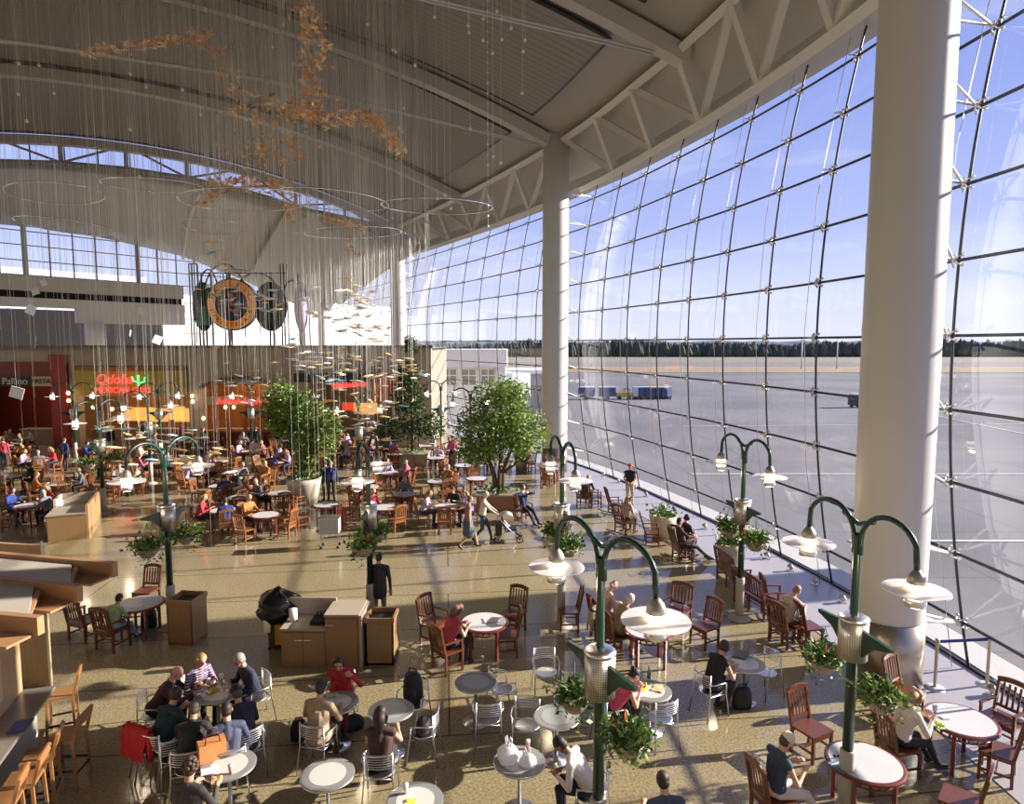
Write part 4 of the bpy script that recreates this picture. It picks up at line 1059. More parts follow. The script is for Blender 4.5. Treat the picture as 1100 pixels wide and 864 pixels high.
# ------------------------------------------------------------------ people: one continuous remeshed body each
def _ik(a, b, l1, l2, hint):
    a, b, hint = Vector(a), Vector(b), Vector(hint); d = b - a; D = min(d.length, (l1 + l2) * .995)
    if d.length > (l1 + l2) * .995: b = a + d.normalized() * D; d = b - a
    x = (l1 * l1 - l2 * l2 + D * D) / (2 * D); y = math.sqrt(max(0, l1 * l1 - x * x)); u = d.normalized()
    n = (hint - u * hint.dot(u)).normalized()
    return a + u * x + n * y, b
def person(spec, near=True):
    """spec: pose, lean, top, pants, skin, hair, style, hands, sleeves, extras ... returns the thing at the origin looking along +Y"""
    g = spec.get; pose = g('pose', 'sit'); L = math.radians(g('lean', 12)); H = g('h', 1.0)
    prims = []   # (a, b, ra, rb, tag) capsules ; ellipsoids have b None and ra a vector
    def cap(a, b, ra, rb, tg): prims.append((Vector(a), Vector(b), ra, rb, tg))
    def ell(c, r, tg): prims.append((Vector(c), None, Vector(r), 0, tg))
    hz = .56 if pose == 'sit' else .93
    hip = Vector((0, 0, hz)); up = Vector((0, math.sin(L), math.cos(L))); fw = Vector((0, math.cos(L), -math.sin(L)))
    fat = g('fat', 1.0); tw = g('twist', 0.0)
    ell(hip + Vector((0, -.01, .02)), (.165 * fat, .125 * fat, .12), 1)
    w1 = hip + up * .17; ch = hip + up * .36; nb = hip + up * .5
    cap(hip + up * .05 + Vector((-.05, 0, 0)), w1 + Vector((-.05, 0, 0)), .118 * fat, .108 * fat, 0); cap(hip + up * .05 + Vector((.05, 0, 0)), w1 + Vector((.05, 0, 0)), .118 * fat, .108 * fat, 0)
    cap(w1 + Vector((-.055, 0, 0)), ch + Vector((-.085, 0, 0)), .108 * fat, .105 * fat, 0); cap(w1 + Vector((.055, 0, 0)), ch + Vector((.085, 0, 0)), .108 * fat, .105 * fat, 0)
    cap(ch, nb, .115 * fat, .075, 0)
    shw = .175 if g('woman') else .195
    sh = [nb - up * .045 + Vector((q * shw, 0, 0)) for q in (-1, 1)]
    for q, s in zip((-1, 1), sh): cap(nb - up * .02 + Vector((q * .06, 0, 0)), s, .07, .064, 0)
    # head
    hp = math.radians(g('head', 10)) + L * .55; ht = math.radians(g('turn', 0))
    hu = Vector((0, math.sin(hp), math.cos(hp))); hf = Vector((math.sin(ht) * math.cos(hp), math.cos(ht) * math.cos(hp), -math.sin(hp))).normalized()
    hu = (hu - hf * hu.dot(hf)).normalized(); hr = hf.cross(hu).normalized()
    hc = nb + up * .07 + hu * .13 + hf * .02
    HM = Matrix((hr, hf, hu)).transposed()
    def hp_(x, y, z): return hc + HM @ Vector((x, y, z))
    cap(nb - up * .03, hc - hu * .05 - hf * .015, .058, .052, 2)
    ell(hc + hu * .02, (.076, .094, .098), 2); cap(hp_(0, .03, -.045), hp_(0, .045, -.075), .052, .034, 2)
    cap(hp_(0, .088, .01), hp_(0, .112, -.022), .009, .014, 2)
    for q in (-1, 1):
        cap(hp_(q * .076, -.005, .015), hp_(q * .082, -.012, -.018), .014, .010, 2)
        if near: prims.append((hp_(q * .031, .083, .018), hp_(q * .033, .0835, .018), .0125, .0125, 4))
    if near: prims.append((hp_(-.018, .086, -.047), hp_(.018, .086, -.047), .0085, .0085, 5))
    # legs
    foot_dir = []
    if pose == 'sit':
        ext = g('ext', 0.0); sp = g('spread', .1)
        K = [(q * (sp + .02), .43, .52 - ext * .06) for q in (-1, 1)]; A = [(q * sp, .40 + ext * .42 - (.12 if g('tuck') else 0), .085 if ext < .5 else .10) for q in (-1, 1)]
        if g('cross'): K[1] = (.04, .45, .62); A[1] = (-.16, .62, .30)
    elif pose == 'walk':
        K = [(-.09, .22, .50), (.09, .0, .47)]; A = [(-.09, .32, .09), (.09, -.30, .14)]
    else:
        K = [(-.10, .03, .49), (.10, .03, .49)]; A = [(-.11, 0, .085), (.11, 0, .085)]
    legr = (.088, .058, .040) if not g('slim') else (.075, .05, .035)
    bare = g('bare_legs')
    for q, k, a in zip((-1, 1), K, A):
        k, a = Vector(k), Vector(a); hj = hip + Vector((q * .09, .02, -.01))
        cap(hj, k, legr[0] * fat, legr[1] + .004, 1); cap(k, a, legr[1], legr[2], 2 if bare else 1)
        fd = Vector((q * .12, 1, 0)).normalized()
        if g('cross') and q > 0: fd = Vector((-.2, .8, -.4)).normalized()
        if pose == 'walk' and q > 0: fd = Vector((0, .75, -.65)).normalized()
        cap(a + Vector((0, 0, -.035)) - fd * .03, a + Vector((0, 0, -.045)) + fd * .15, .042, .033, 3)
        if g('boot') : cap(a, a + (k - a) * .3, .05, .05, 3)
    if g('skirt'):
        if pose == 'sit': cap(hip + Vector((-.07, .05, -.01)), (-.09, .42, .50), .13, .10, 1); cap(hip + Vector((.07, .05, -.01)), (.09, .42, .50), .13, .10, 1)
        else: cap(hip, (0, .02, .52), .16, .20, 1)
    if g('coat'):
        if pose == 'sit': cap(hip + Vector((0, -.02, 0)), hip + up * .3, .19, .17, 0); cap(hip + Vector((-.08, .0, 0)), (-.1, .3, .5), .14, .09, 0); cap(hip + Vector((.08, .0, 0)), (.1, .3, .5), .14, .09, 0)
        else: cap(hip + Vector((0, 0, -.12)), hip + up * .3, .19, .165, 0)
    # arms
    hands = g('hands') or ([(-.17, .38, .80), (.17, .38, .80)] if pose == 'sit' else [(-.27, .04, .80), (.27, .04, .80)])
    fing = near
    for q, s, hd in zip((-1, 1), sh, hands):
        hd = Vector(hd); e, wv = _ik(s, hd, .285, .255, Vector((q * .55, -.35, -.8)) if not g('elbow_out') else Vector((q, .1, -.2)))
        slv = g('sleeves', 'long')
        cap(s, e, .058, .046, 0); cap(e, wv, .044 if slv == 'long' else .037, .031 if slv == 'long' else .026, 0 if slv == 'long' else 2)
        if slv == 'none': prims[-2] = (s, e, .046, .038, 2)
        d = (wv - e).normalized(); sd = Vector((-q, .25, 0)); sd = (sd - d * sd.dot(d)).normalized(); nn = d.cross(sd)
        if nn.z > 0: nn = -nn
        pc = wv + d * .05
        cap(wv + d * .01, pc + d * .03, .027, .030, 2); cap(wv + d * .02 + sd * .012, pc + d * .03 + sd * .014, .024, .022, 2); cap(wv + d * .02 - sd * .012, pc + d * .03 - sd * .014, .024, .022, 2)
        for i in range(4):
            o = (i - 1.5) * .021; fl = (.062, .074, .07, .052)[i] if q > 0 else (.052, .07, .074, .062)[i]
            p0 = pc + d * .045 + sd * o; p1 = p0 + d * fl * .55 + nn * .008; p2 = p1 + d * fl * .45 + nn * .03
            cap(p0, p1, .0105, .0098, 2); cap(p1, p2, .0098, .0085, 2)
        t0 = wv + d * .03 + sd * .03; cap(t0, t0 + d * .035 + sd * .028, .0135, .011, 2); cap(t0 + d * .035 + sd * .028, t0 + d * .065 + sd * .03 + nn * .008, .011, .009, 2)
    # mesh of all shapes, fused by a voxel remesh
    mb = MB()
    for a, b, ra, rb, tg in prims:
        if b is None: mb.ell(a, ra, 16)
        else:
            d = b - a; Ld = max(d.length, 1e-4); k = max(2, int(Ld / .06)); n = 12 if max(ra, rb) > .03 else 8
            u = d / Ld; pts = []; rs = []
            for j in (-1, -.8, -.45): pts.append(a + u * ra * j); rs.append(ra * math.sqrt(max(0.02, 1 - j * j)))
            for j in range(k + 1): pts.append(a + d * j / k); rs.append(ra + (rb - ra) * j / k)
            for j in (.45, .8, 1): pts.append(b + u * rb * j); rs.append(rb * math.sqrt(max(0.02, 1 - j * j)))
            mb.tube(pts, rs, n)
    o = mb.build('tmp_body', []); md = o.modifiers.new('r', 'REMESH'); md.mode = 'VOXEL'; md.voxel_size = .0095 if near else .024
    md.use_smooth_shade = True
    if near: sm = o.modifiers.new('s', 'SMOOTH'); sm.factor = .5; sm.iterations = 2
    dg = bpy.context.evaluated_depsgraph_get(); me = bpy.data.meshes.new_from_object(o.evaluated_get(dg)); bpy.data.objects.remove(o)
    me.name = 'body'
    nf = len(me.polygons); C_ = np.zeros(nf * 3); me.polygons.foreach_get('center', C_); C_ = C_.reshape(-1, 3)
    best = np.full(nf, 1e9); lab = np.zeros(nf, dtype=np.int32)
    for a, b, ra, rb, tg in prims:
        if b is None: q = (C_ - np.array(a)) / np.array(ra); dist = (np.linalg.norm(q, axis=1) - 1) * min(ra)
        else:
            A_ = np.array(a); D_ = np.array(b) - A_; tt = np.clip(((C_ - A_) @ D_) / max(D_ @ D_, 1e-9), 0, 1)
            dist = np.linalg.norm(C_ - A_ - tt[:, None] * D_, axis=1) - (ra + (rb - ra) * tt)
        if tg == 0: dist = dist - .004
        if tg in (4, 5): dist = dist - .004
        m = dist < best; best[m] = dist[m]; lab[m] = tg
    def cm(c, r=.8, n=None): return mat('cloth_%s' % str(c), c, r, noise=tuple(x * .75 for x in c), nscale=14)
    skin = g('skin', (.55, .32, .22)); hairc = g('hair', (.05, .03, .02))
    for m in (g('topm') or cm(g('top', (.1, .1, .2))), cm(g('pants', (.03, .035, .06))), mat('skin_%s' % str(skin), skin, .5), mat('shoe_%s' % str(g('shoe', (.03, .025, .02))), g('shoe', (.03, .025, .02)), .5),
              mat('eye_dark', (.03, .02, .015), .3), mat('lip', (.42, .14, .11), .5)): me.materials.append(m)
    me.polygons.foreach_set('material_index', lab); me.polygons.foreach_set('use_smooth', np.ones(nf, dtype=bool)); me.update()
    t = thing(g('name', 'person'), (0, 0, -50), 0, 'person', 'person')
    bo = bpy.data.objects.new('body', me); COL.objects.link(bo); bo.parent = t
    # hair and headwear
    hm = mat('hair_%s' % str(hairc), hairc, .6, noise=tuple(x * .6 for x in hairc), nscale=60)
    st = g('style', 'short')
    def part(mb_, nm, m): return mb_.build(nm, m, t)
    hb = MB()
    if st != 'bald':
        hb.ell(hp_(0, -.014, .036), (.083, .094, .094), 18, M=HM)
        hb.ell(hp_(0, -.03, -.005), (.078, .075, .085), 14, M=HM)
        if st == 'long': 
            hb.tube([hp_(0, -.05, .05), hp_(0, -.085, -.05), hp_(0, -.10, -.15), hp_(0, -.10, -.24)], [.07, .085, .075, .03], 12)
            for q in (-1, 1): hb.tube([hp_(q * .06, .01, .06), hp_(q * .085, -.0, -.03), hp_(q * .08, -.02, -.13)], [.03, .032, .015], 8)
        if st == 'bob': 
            for q in (-1, 1): hb.tube([hp_(q * .05, 0, .06), hp_(q * .08, -.01, -.02), hp_(q * .07, -.02, -.07)], [.04, .035, .02], 8)
        if st == 'curly':
            rd = random.Random(5)
            for k in range(46):
                a = rd.random() * 6.28; e = rd.random() * 1.9 - .4; hb.ell(hp_(.085 * math.cos(a) * math.cos(e), -.02 + .09 * math.sin(a) * math.cos(e) if math.sin(a) < .5 else -.0, .04 + .09 * math.sin(e)), (.03, .03, .03), 7)
        if st == 'bun': hb.ell(hp_(0, -.12, .05), (.04, .04, .04), 10)
        part(hb, 'hair', hm)
    else:
        hb.tube([hp_(-.078, 0, -.01), hp_(-.06, -.07, -.01), hp_(0, -.094, -.01), hp_(.06, -.07, -.01), hp_(.078, 0, -.01)], [.012, .02, .022, .02, .012], 7); part(hb, 'hair', hm)
    if g('cap'):
        cb = MB().ell(hp_(0, -.008, .052), (.089, .10, .085), 18, M=HM)
        cb.add([hp_(x, y, .05 + z) for x, y, z in ((-.07, .07, 0), (.07, .07, 0), (.055, .165, -.015), (-.055, .165, -.015), (-.07, .07, -.01), (.07, .07, -.01), (.055, .165, -.025), (-.055, .165, -.025))], [(0, 1, 2, 3), (7, 6, 5, 4), (0, 4, 5, 1), (1, 5, 6, 2), (2, 6, 7, 3), (3, 7, 4, 0)])
        part(cb, 'cap', mat('cap_%s' % str(g('cap')), g('cap'), .7))
    t['_hx'] = hc.y; t['_hz'] = hc.z
    if H != 1.0: t.scale = (H,) * 3
    return t
_pc = [0]
def put_person(spec, label, px, py, target, near=True, at_head=True):
    """stand or seat the person so that the head shows at the photograph point"""
    t = person(spec, near); hz, hy = t['_hz'], t['_hx']; H = spec.get('h', 1.0)
    del t['_hz']; del t['_hx']
    p = P(px, py, (hz + .02) * H) if at_head else P(px, py, 0)
    yaw = face(p, target)
    if at_head:
        f = Vector((-math.sin(yaw), math.cos(yaw), 0)); p = p - f * hy * H
        yaw = face(p, target) if (Vector(target[:2]) - Vector(p[:2])).length > .3 else yaw
    p.z = 0; t.location = p; t.rotation_euler = (0, 0, yaw + math.radians(spec.get('yaw', 0)))
    t['label'] = label
    return t
# ------------------------------------------------------------------ street lamps and hanging planters
LP_ = Proto(lamp_post()); PL = [Proto(planter(s)) for s in (1, 2, 3)]
lamps = [((1.08, 7.74), (-.49, .87), 'nearest green twin-arm lamp post, centre bottom, rising in front of the seated couple', 1),
         ((4.70, 8.72), (-.23, .97), 'green twin-arm lamp post in front of the big white column', 1),
         ((5.55, 15.5), (-.25, .97), 'green twin-arm lamp post by the window benches, right of centre', 1),
         ((-8.05, 15.0), (.35, .94), 'green twin-arm lamp post at left beside the wooden litter bin', 1),
         ((-3.36, 15.1), (.02, 1), 'green twin-arm lamp post behind the serving station', 1),
         ((1.17, 15.1), (-.22, .97), 'green twin-arm lamp post partly hidden behind the nearest one', 1),
         ((-16.0, 25.4), (.3, .95), 'green lamp post behind the boxed counter at the left', 1),
         ((-25.0, 37.2), (.95, .3), 'far lamp post before the maroon shop', 0), ((-20.1, 37.2), (.95, .3), 'far lamp post before the mustard shop', 0),
         ((-17.3, 31.0), (.8, .6), 'far lamp post in the tables before the mustard shop', 0), ((-15.0, 37.5), (.95, .3), 'far lamp post before the arched shop', 0),
         ((-6.9, 29.3), (.9, .45), 'far lamp post between the two leafy planters', 0), ((-4.3, 39.5), (.8, .6), 'dark far lamp post near the side wall of the shops', 0), ((-2.1, 33.0), (.85, .5), 'far lamp post just left of the broad tree', 0)]
k = 0
for i, ((x, y), d, lab, pl) in enumerate(lamps):
    a = math.atan2(d[1], d[0]) - PI / 2
    if i == 6: x, y = -16.1, 25.4
    LP_.put((x, y, 0), a, lab)
    if pl:
        for q in (-1, 1):
            L = math.hypot(*d); px_, py_ = x + q * .54 * d[0] / L, y + q * .54 * d[1] / L
            PL[k % 3].put((px_, py_, 2.06), a + k, 'leafy hanging planter, %s side of the lamp post %s' % (('near', 'far')[q > 0], ['nearest the camera', 'before the big column', 'by the window benches', 'beside the left litter bin', 'behind the serving station', 'hidden behind the nearest one', 'behind the boxed counter'][i]), scale=(.86 if i < 2 else 1.0)); k += 1
    if i < 7:
        l = bpy.data.lights.new('lamp_light', 'POINT'); l.energy = 25; l.color = (1, .8, .55); l.shadow_soft_size = .12
        # light of the two lanterns
        for q in (-1, 1):
            L = math.hypot(*d); lo = bpy.data.objects.new('lamp_light', l); COL.objects.link(lo); lo.location = (x + q * .98 * d[0] / L, y + q * .98 * d[1] / L, 3.42)

# ------------------------------------------------------------------ trees in planters
def tree(name, lab, loc, trunk, crown, nleaf, size, mats, seed, pot):
    rd = random.Random(seed); t = thing(name, loc, 0, lab, 'tree')
    tb = MB()
    for pts, r in trunk: tb.tube(pts, r, 8)
    tb.build('trunk', M_bark, t)
    f = MB()
    tot = sum(c[1] for c in crown)
    for c in crown:
        (cx, cy, cz), w, (rx, ry, rz) = c
        def fn(r, cx=cx, cy=cy, cz=cz, rx=rx, ry=ry, rz=rz):
            while True:
                x, y, z = r.gauss(0, .5), r.gauss(0, .5), r.gauss(0, .5)
                if .12 < x * x + y * y + z * z < 1.0: return (cx + x * rx, cy + y * ry, cz + z * rz)
        leaves(f, int(nleaf * w / tot), fn, size, rd, len(mats))
    f.build('foliage', mats, t)
    return t
def big_pot(loc, lab, r, h, square=False, m=None, plants=200, seed=1):
    t = thing('floor_planter', loc, 0, lab, 'planter'); m = m or M_pot
    if square:
        MB().box((0, 0, h / 2), (2 * r, 1.5 * r, h)).build('tub', m, t); MB().box((0, 0, h), (2 * r + .08, 1.5 * r + .08, .06)).build('rim', M_lam, t)
    else:
        MB().lathe([(r * .72, 0), (r * .95, h * .8), (r, h), (r * .9, h), (r * .85, h * .85), (0, h * .85)], 28).build('tub', m, t)
    if plants:
        f = MB(); rd = random.Random(seed); leaves(f, plants, lambda q: (q.gauss(0, r * .45), q.gauss(0, r * .4), h + abs(q.gauss(0, .13))), .16, rd, 3); f.build('low_foliage', [M_leaf, M_leafl, M_leafd], t)
    return t
p = P(535, 545)
big_pot(p, 'square timber planter with low greenery under the broad tree', .85, .62, True, wood('planter_teak', (.34, .2, .09), (.24, .13, .06)), 240)
tree('broad_tree', 'broad bright green tree standing in the timber planter by the window', p,
     [([(-.1, 0, .5), (-.15, 0, 1.3), (-.45, .1, 2.2), (-.8, 0, 3.0)], [.13, .1, .08, .03]), ([(.15, .1, .5), (.2, .1, 1.4), (.5, .1, 2.3), (1.0, .1, 3.1)], [.12, .1, .07, .03]), ([(0, 0, .5), (.1, -.1, 1.8), (.1, 0, 3.4), (.1, 0, 4.4)], [.1, .08, .06, .02]), ([(.2, .1, 1.4), (.9, -.2, 2.0), (1.3, -.3, 2.5)], [.07, .05, .02])],
     [((.0, 0, 4.0), 3, (1.4, 1.3, 1.35)), ((1.0, 0, 3.1), 2.4, (1.2, 1.2, 1.1)), ((-.75, 0, 3.1), 2.2, (1.2, 1.2, 1.3)), ((-.9, .2, 2.2), 1.2, (1.0, .9, .7)), ((.4, 0, 4.6), 1.3, (.9, .9, .8)), ((.2, 0, 2.9), 1.6, (1.5, 1.2, 1.2))], 9000, .15, [M_leafl, M_leaf, M_leafl], 4, None)
p = P(327, 541)
big_pot(p, 'large pale round planter under the slender pair of trees', .72, 1.1, False, mat('pale_pot', (.5, .46, .38), .6), 260, 2)
rd = random.Random(8)
tree('leafy_tree', 'pair of slender leafy trees growing from the pale round planter', p,
     [([(x, y, .9), (x * 1.3, y, 2.6), (x * 1.7 , y, 4.6)], [.05, .04, .015]) for x, y in ((-.4, 0), (-.15, .2), (.1, -.1), (.35, .1))],
     [((-.8, 0, 3.9), 2.6, (.95, .8, 1.35)), ((.1, 0, 3.3), 2.4, (.8, .8, 1.7)), ((.9, .1, 3.0), 1.4, (.8, .7, 1.2)), ((.1, 0, 1.9), .8, (.5, .5, .7))], 6500, .16, [M_leaf, M_leafl, M_leafl], 5, None)
p = P(443, 500)
big_pot(p, 'low planter at the foot of the tallest thin tree', .9, .7, True, M_pot, 150, 3)
tree('tall_thin_tree', 'tallest thin tree reaching above the shop roof left of the white annex', p,
     [([(0, 0, .6), (0, .05, 3), (-.05, 0, 6.6)], [.09, .07, .02]), ([(.3, .1, .6), (.4, .1, 2.4)], [.05, .02])],
     [((-.05, 0, 6.55), .8, (.42, .4, .6)), ((-.2, 0, 5.0), 2, (.62, .6, 1.05)), ((-.1, 0, 3.6), 2.4, (1.1, .8, 1.2)), ((.9, .1, 2.2), 1.8, (1.2, .8, .9)), ((-1.0, .1, 2.0), 1.8, (1.3, .8, .8))], 5200, .17, [M_leafd, M_leaf, M_leafd], 6, None)
p = P(560, 505)
tree('bushy_shrub', 'yellow green shrub in a pot near the foot of the second column', p, [([(0, 0, .3), (0, 0, 1.2)], [.05, .02])], [((0, 0, 1.35), 1, (.75, .7, .8)), ((0, 0, .7), .4, (.4, .4, .4))], 1200, .14, [M_leafl, M_leaf], 7, None)
big_pot(p, 'small round pot holding the yellow green shrub', .35, .5, False, None, 0)
p = P(712, 577)
big_pot(p, 'cream bowl planter with low leaves between the empty rocker and the couple by the window', .48, .78, False, mat('cream_pot', (.62, .57, .42), .5), 160, 9)
big_pot(P(783, 610), 'round planter of bright leaves behind the long bench', .38, .75, False, M_pot, 170, 12)

# ------------------------------------------------------------------ near furniture and people
CC = Proto(cafe_chair()); CT = Proto(cafe_table()); CTg = Proto(cafe_table('cafe_table', True, .37, mat('grey_inlay', (.34, .37, .37), .3)))
WC = Proto(wood_chair('wooden_chair')); WA = Proto(wood_chair('wooden_armchair', .56, True)); WB = Proto(wood_chair('wooden_bench', 1.25, True, slats=11, cat='bench')); RC = Proto(wood_chair('rocking_chair', .56, True, True, backh=1.08)); WT_ = Proto(wood_table())
OC = Proto(wood_chair('wooden_chair', .48, m=M_mahog_lit)); ST = Proto(stool())
def at(px, py, h=.45): p = P(px, py, h); p.z = 0; return p
def seat(pr, px, py, tgt, lab, turn=0.0, h=.45, grp=None):
    p = at(px, py, h); return pr.put(p, face(p, tgt) + math.radians(turn), lab, grp)
def sitter(spec, pr, px, py, tgt, lab, clab, back=.0, turn=0.0):
    t = put_person(spec, lab, px, py, tgt); p = t.location.copy(); yaw = t.rotation_euler.z
    if pr: pr.put((p.x + math.sin(yaw) * back, p.y - math.cos(yaw) * back, 0), yaw, clab)
    return t
NAVY = (.02, .025, .06); BLACK = (.012, .012, .014); BEIGE = (.42, .33, .22)
# --- crowded table of seven
T1 = at(234, 745, .74); CT.put(T1, 0, 'round cafe table crowded by seven diners, bottom left')
sitter(dict(lean=32, top=(.07, .025, .04), pants=BLACK, style='bald', hair=(.3, .25, .2), hands=[(-.12, .62, .86), (.2, .68, .86)], fat=1.1), CC, 190, 722, T1, 'bald man in a dark plum shirt reaching over the crowded table', 'metal chair under the bald man in plum')
stripe = slat_mat('striped_knit', (.42, .36, .42), (.10, .04, .12), .5)
sm_ = stripe.node_tree; 
for n_ in sm_.nodes:
    if n_.type == 'UVMAP': uvn = n_
tc_ = sm_.nodes.new('ShaderNodeTexCoord'); sp_ = sm_.nodes.new('ShaderNodeSeparateXYZ'); sm_.links.new(tc_.outputs['Object'], sp_.inputs[0])
for n_ in sm_.nodes:
    if n_.type == 'MATH' and n_.operation == 'DIVIDE': sm_.links.new(sp_.outputs['Z'], n_.inputs[0]); n_.inputs[1].default_value = .045
    if n_.type == 'MATH' and n_.operation == 'LESS_THAN': n_.inputs[1].default_value = .55
sitter(dict(lean=18, topm=stripe, pants=BLACK, hair=(.45, .28, .12), style='bob', woman=True, hands=[(-.1, .42, .84), (.16, .42, .84)]), CC, 216, 708, T1, 'fair-haired woman in a purple and white striped top at the crowded table', 'metal chair under the woman in stripes')
sitter(dict(lean=20, top=NAVY, pants=BLACK, hair=(.32, .29, .27), hands=[(-.2, .42, .82), (.1, .4, .84)], fat=1.1), CC, 257, 708, T1, 'grey-haired man in a navy sweater at the back of the crowded table', 'metal chair under the grey-haired man in navy')
sitter(dict(lean=30, top=(.03, .03, .06), pants=BLACK, hair=(.1, .08, .06), cap=(.02, .015, .03), hands=[(-.1, .5, .82), (.12, .45, .82)], fat=1.15, coat=True), CC, 254, 744, T1 , 'man in a black peaked cap and navy jacket leaning over the crowded table', 'metal chair under the man in the black cap')
sitter(dict(lean=14, top=(.06, .07, .13), pants=NAVY, hair=(.03, .02, .015), hands=[(-.16, .42, .82), (.16, .42, .82)]), CC, 243, 762, T1, 'dark-haired man in a slate blue vest with his back to the camera', 'metal chair under the man in the slate vest')
sitter(dict(lean=26, top=(.02, .025, .03), pants=BLACK, hair=(.10, .08, .07), hands=[(-.1, .5, .82), (.14, .5, .82)], fat=1.12, coat=True), CC, 209, 760, T1, 'man in a black padded jacket seen from behind at the crowded table', 'metal chair under the man in the padded jacket')
sitter(dict(lean=28, top=(.012, .05, .05), pants=NAVY, hair=(.06, .045, .035), woman=True, style='bob', hands=[(-.1, .48, .84), (.14, .48, .84)], coat=True), CC, 189, 745, T1, 'woman in a dark teal coat at the left of the crowded table', 'metal chair under the woman in teal')
# red jacket on a chair
c = seat(CC, 166, 800, at(215, 770), 'metal chair with a red jacket over its back, left of the crowded table')
def jacket(loc, rz, m, lab):
    t = thing('jacket', loc, rz, lab, 'jacket'); mb = MB()
    n = 14; V = []
    for i in range(n + 1):
        u = -1 + 2 * i / n
        for z, y in ((.42, .07), (.6, .04), (.8, -.0), (.89, .03), (.9, -.04), (.8, -.09), (.6, -.13), (.42 + .02 * math.sin(i * 1.3), -.14)):
            V.append((u * (.25 + .02 * math.sin(z * 17)), -.24 + y + .02 * math.sin(i * 1.9 + z * 9), z + .015 * math.sin(i * 3)))
    mb.add(V, [(8 * i + j, 8 * i + j + 1, 8 * i + 9 + j, 8 * i + 8 + j) for i in range(n) for j in range(7)], 0, True)
    mb.build('cloth', m, t); 
    for q in (-1, 1): MB().tube([(q * .25, -.26, .84), (q * .30, -.28, .65), (q * .27, -.27, .42)], [.06, .055, .045], 8).build('sleeve', m, t)
    return t
jacket(c.location, c.rotation_euler.z, mat('red_cloth', (.45, .02, .03), .8, bump=.4), 'red jacket draped over the back of a metal chair')
# --- small table below with curly haired diner
T2 = at(246, 822, .74); CT.put(T2, 0, 'round cafe table with an orange bag and snacks, below the crowded one')
sitter(dict(lean=10, top=(.07, .06, .06), pants=BLACK, hair=(.10, .06, .035), style='curly', woman=True, hands=[(-.18, .4, .82), (.18, .4, .82)], fat=1.05), CC, 205, 824, T2, 'curly-haired person in a dark grey coat seen from behind, bottom left', 'metal chair under the curly-haired person')
seat(CC, 187, 812, at(160, 740), 'empty metal chair turned away behind the curly-haired person')
# --- red coat and beige coat
T3 = at(361, 755, .74); CT.put(T3, 0, 'small cafe table between the red coat woman and the beige coat man')
sitter(dict(lean=22, top=(.50, .03, .035), pants=(.38, .03, .04), hair=(.06, .03, .02), style='bob', woman=True, hands=[(-.22, .36, 1.0), (.02, .26, 1.13)], coat=True), CC, 364, 712, T3, 'woman in a long red coat with a hand at her mouth', 'metal chair under the woman in the red coat')
sitter(dict(lean=8, top=(.42, .32, .2), pants=(.06, .045, .035), hair=(.05, .04, .04), cap=(.03, .035, .045), hands=[(-.2, .38, .8), (.2, .38, .8)], coat=True, fat=1.12), CC, 345, 738, T3, 'man in a beige coat and dark cap with his back to the camera', 'metal chair under the man in the beige coat')
# --- brown top woman
T4 = at(420, 763, .74); CTg.put(T4, 0, 'grey cafe table beside the woman in brown')
sitter(dict(lean=6, top=(.07, .035, .03), pants=(.03, .02, .02), hair=(.03, .015, .012), style='long', woman=True, sleeves='none', hands=[(-.1, .42, .82), (.2, .44, .82)], bare_legs=True, skirt=True), CC, 409, 766, T4, 'long-haired woman in a brown sleeveless top seen from behind', 'metal chair under the woman in brown')
c1 = seat(CC, 444, 756, T4, 'metal chair carrying a black backpack at the grey table')
c2 = seat(CC, 455, 786, T4, 'metal chair with a dark bag on its seat, right of the woman in brown', 8)
# --- empty table by the serving station
T5 = at(511, 733, .74); CTg.put(T5, 0, 'empty grey cafe table right of the serving station')
seat(CC, 540, 740, T5, 'metal chair just right of the empty grey table', 170)
seat(CC, 524, 772, T5, 'metal chair in front of the empty grey table', -15)
seat(CC, 566, 779, at(530, 830), 'metal chair facing left in front of the bag-laden table', 20)
seat(CC, 586, 722, at(598, 760), 'metal chair with slatted back left of the nearest lamp post', 0)
CTg.put(at(598, 770, .74), 0, 'cafe table hidden behind the near hanging plants')
seat(CC, 612, 752, at(598, 775), 'metal chair half hidden behind the nearest hanging plant', 0)
# --- white shirt man
T6 = at(558, 818, .74); CT.put(T6, 0, 'cafe table with white plastic bags and a paper cup')
sitter(dict(lean=34, top=(.75, .68, .66), pants=(.015, .015, .03), hair=(.02, .015, .012), skin=(.30, .15, .09), hands=[(-.12, .45, .70), (.14, .42, .66)], head=35), CC, 602, 799, T6, 'man in a white shirt bending forward beside the bag-laden table', 'metal chair under the man in the white shirt')
# --- pink woman
T8 = at(698, 742, .74); CT.put(T8, 0, 'cafe table with a yellow packet and a green bottle')
sitter(dict(lean=34, top=(.62, .08, .16), pants=BLACK, hair=(.02, .015, .02), style='bun', woman=True, hands=[(-.12, .5, .82), (.12, .48, .82)], head=40, sleeves='none'), CC, 681, 724, T8, 'woman in pink with pinned black hair reading over her table', 'metal chair under the woman in pink')
seat(CC, 709, 771, T8, 'metal chair pushed up to the table with the yellow packet', 0)
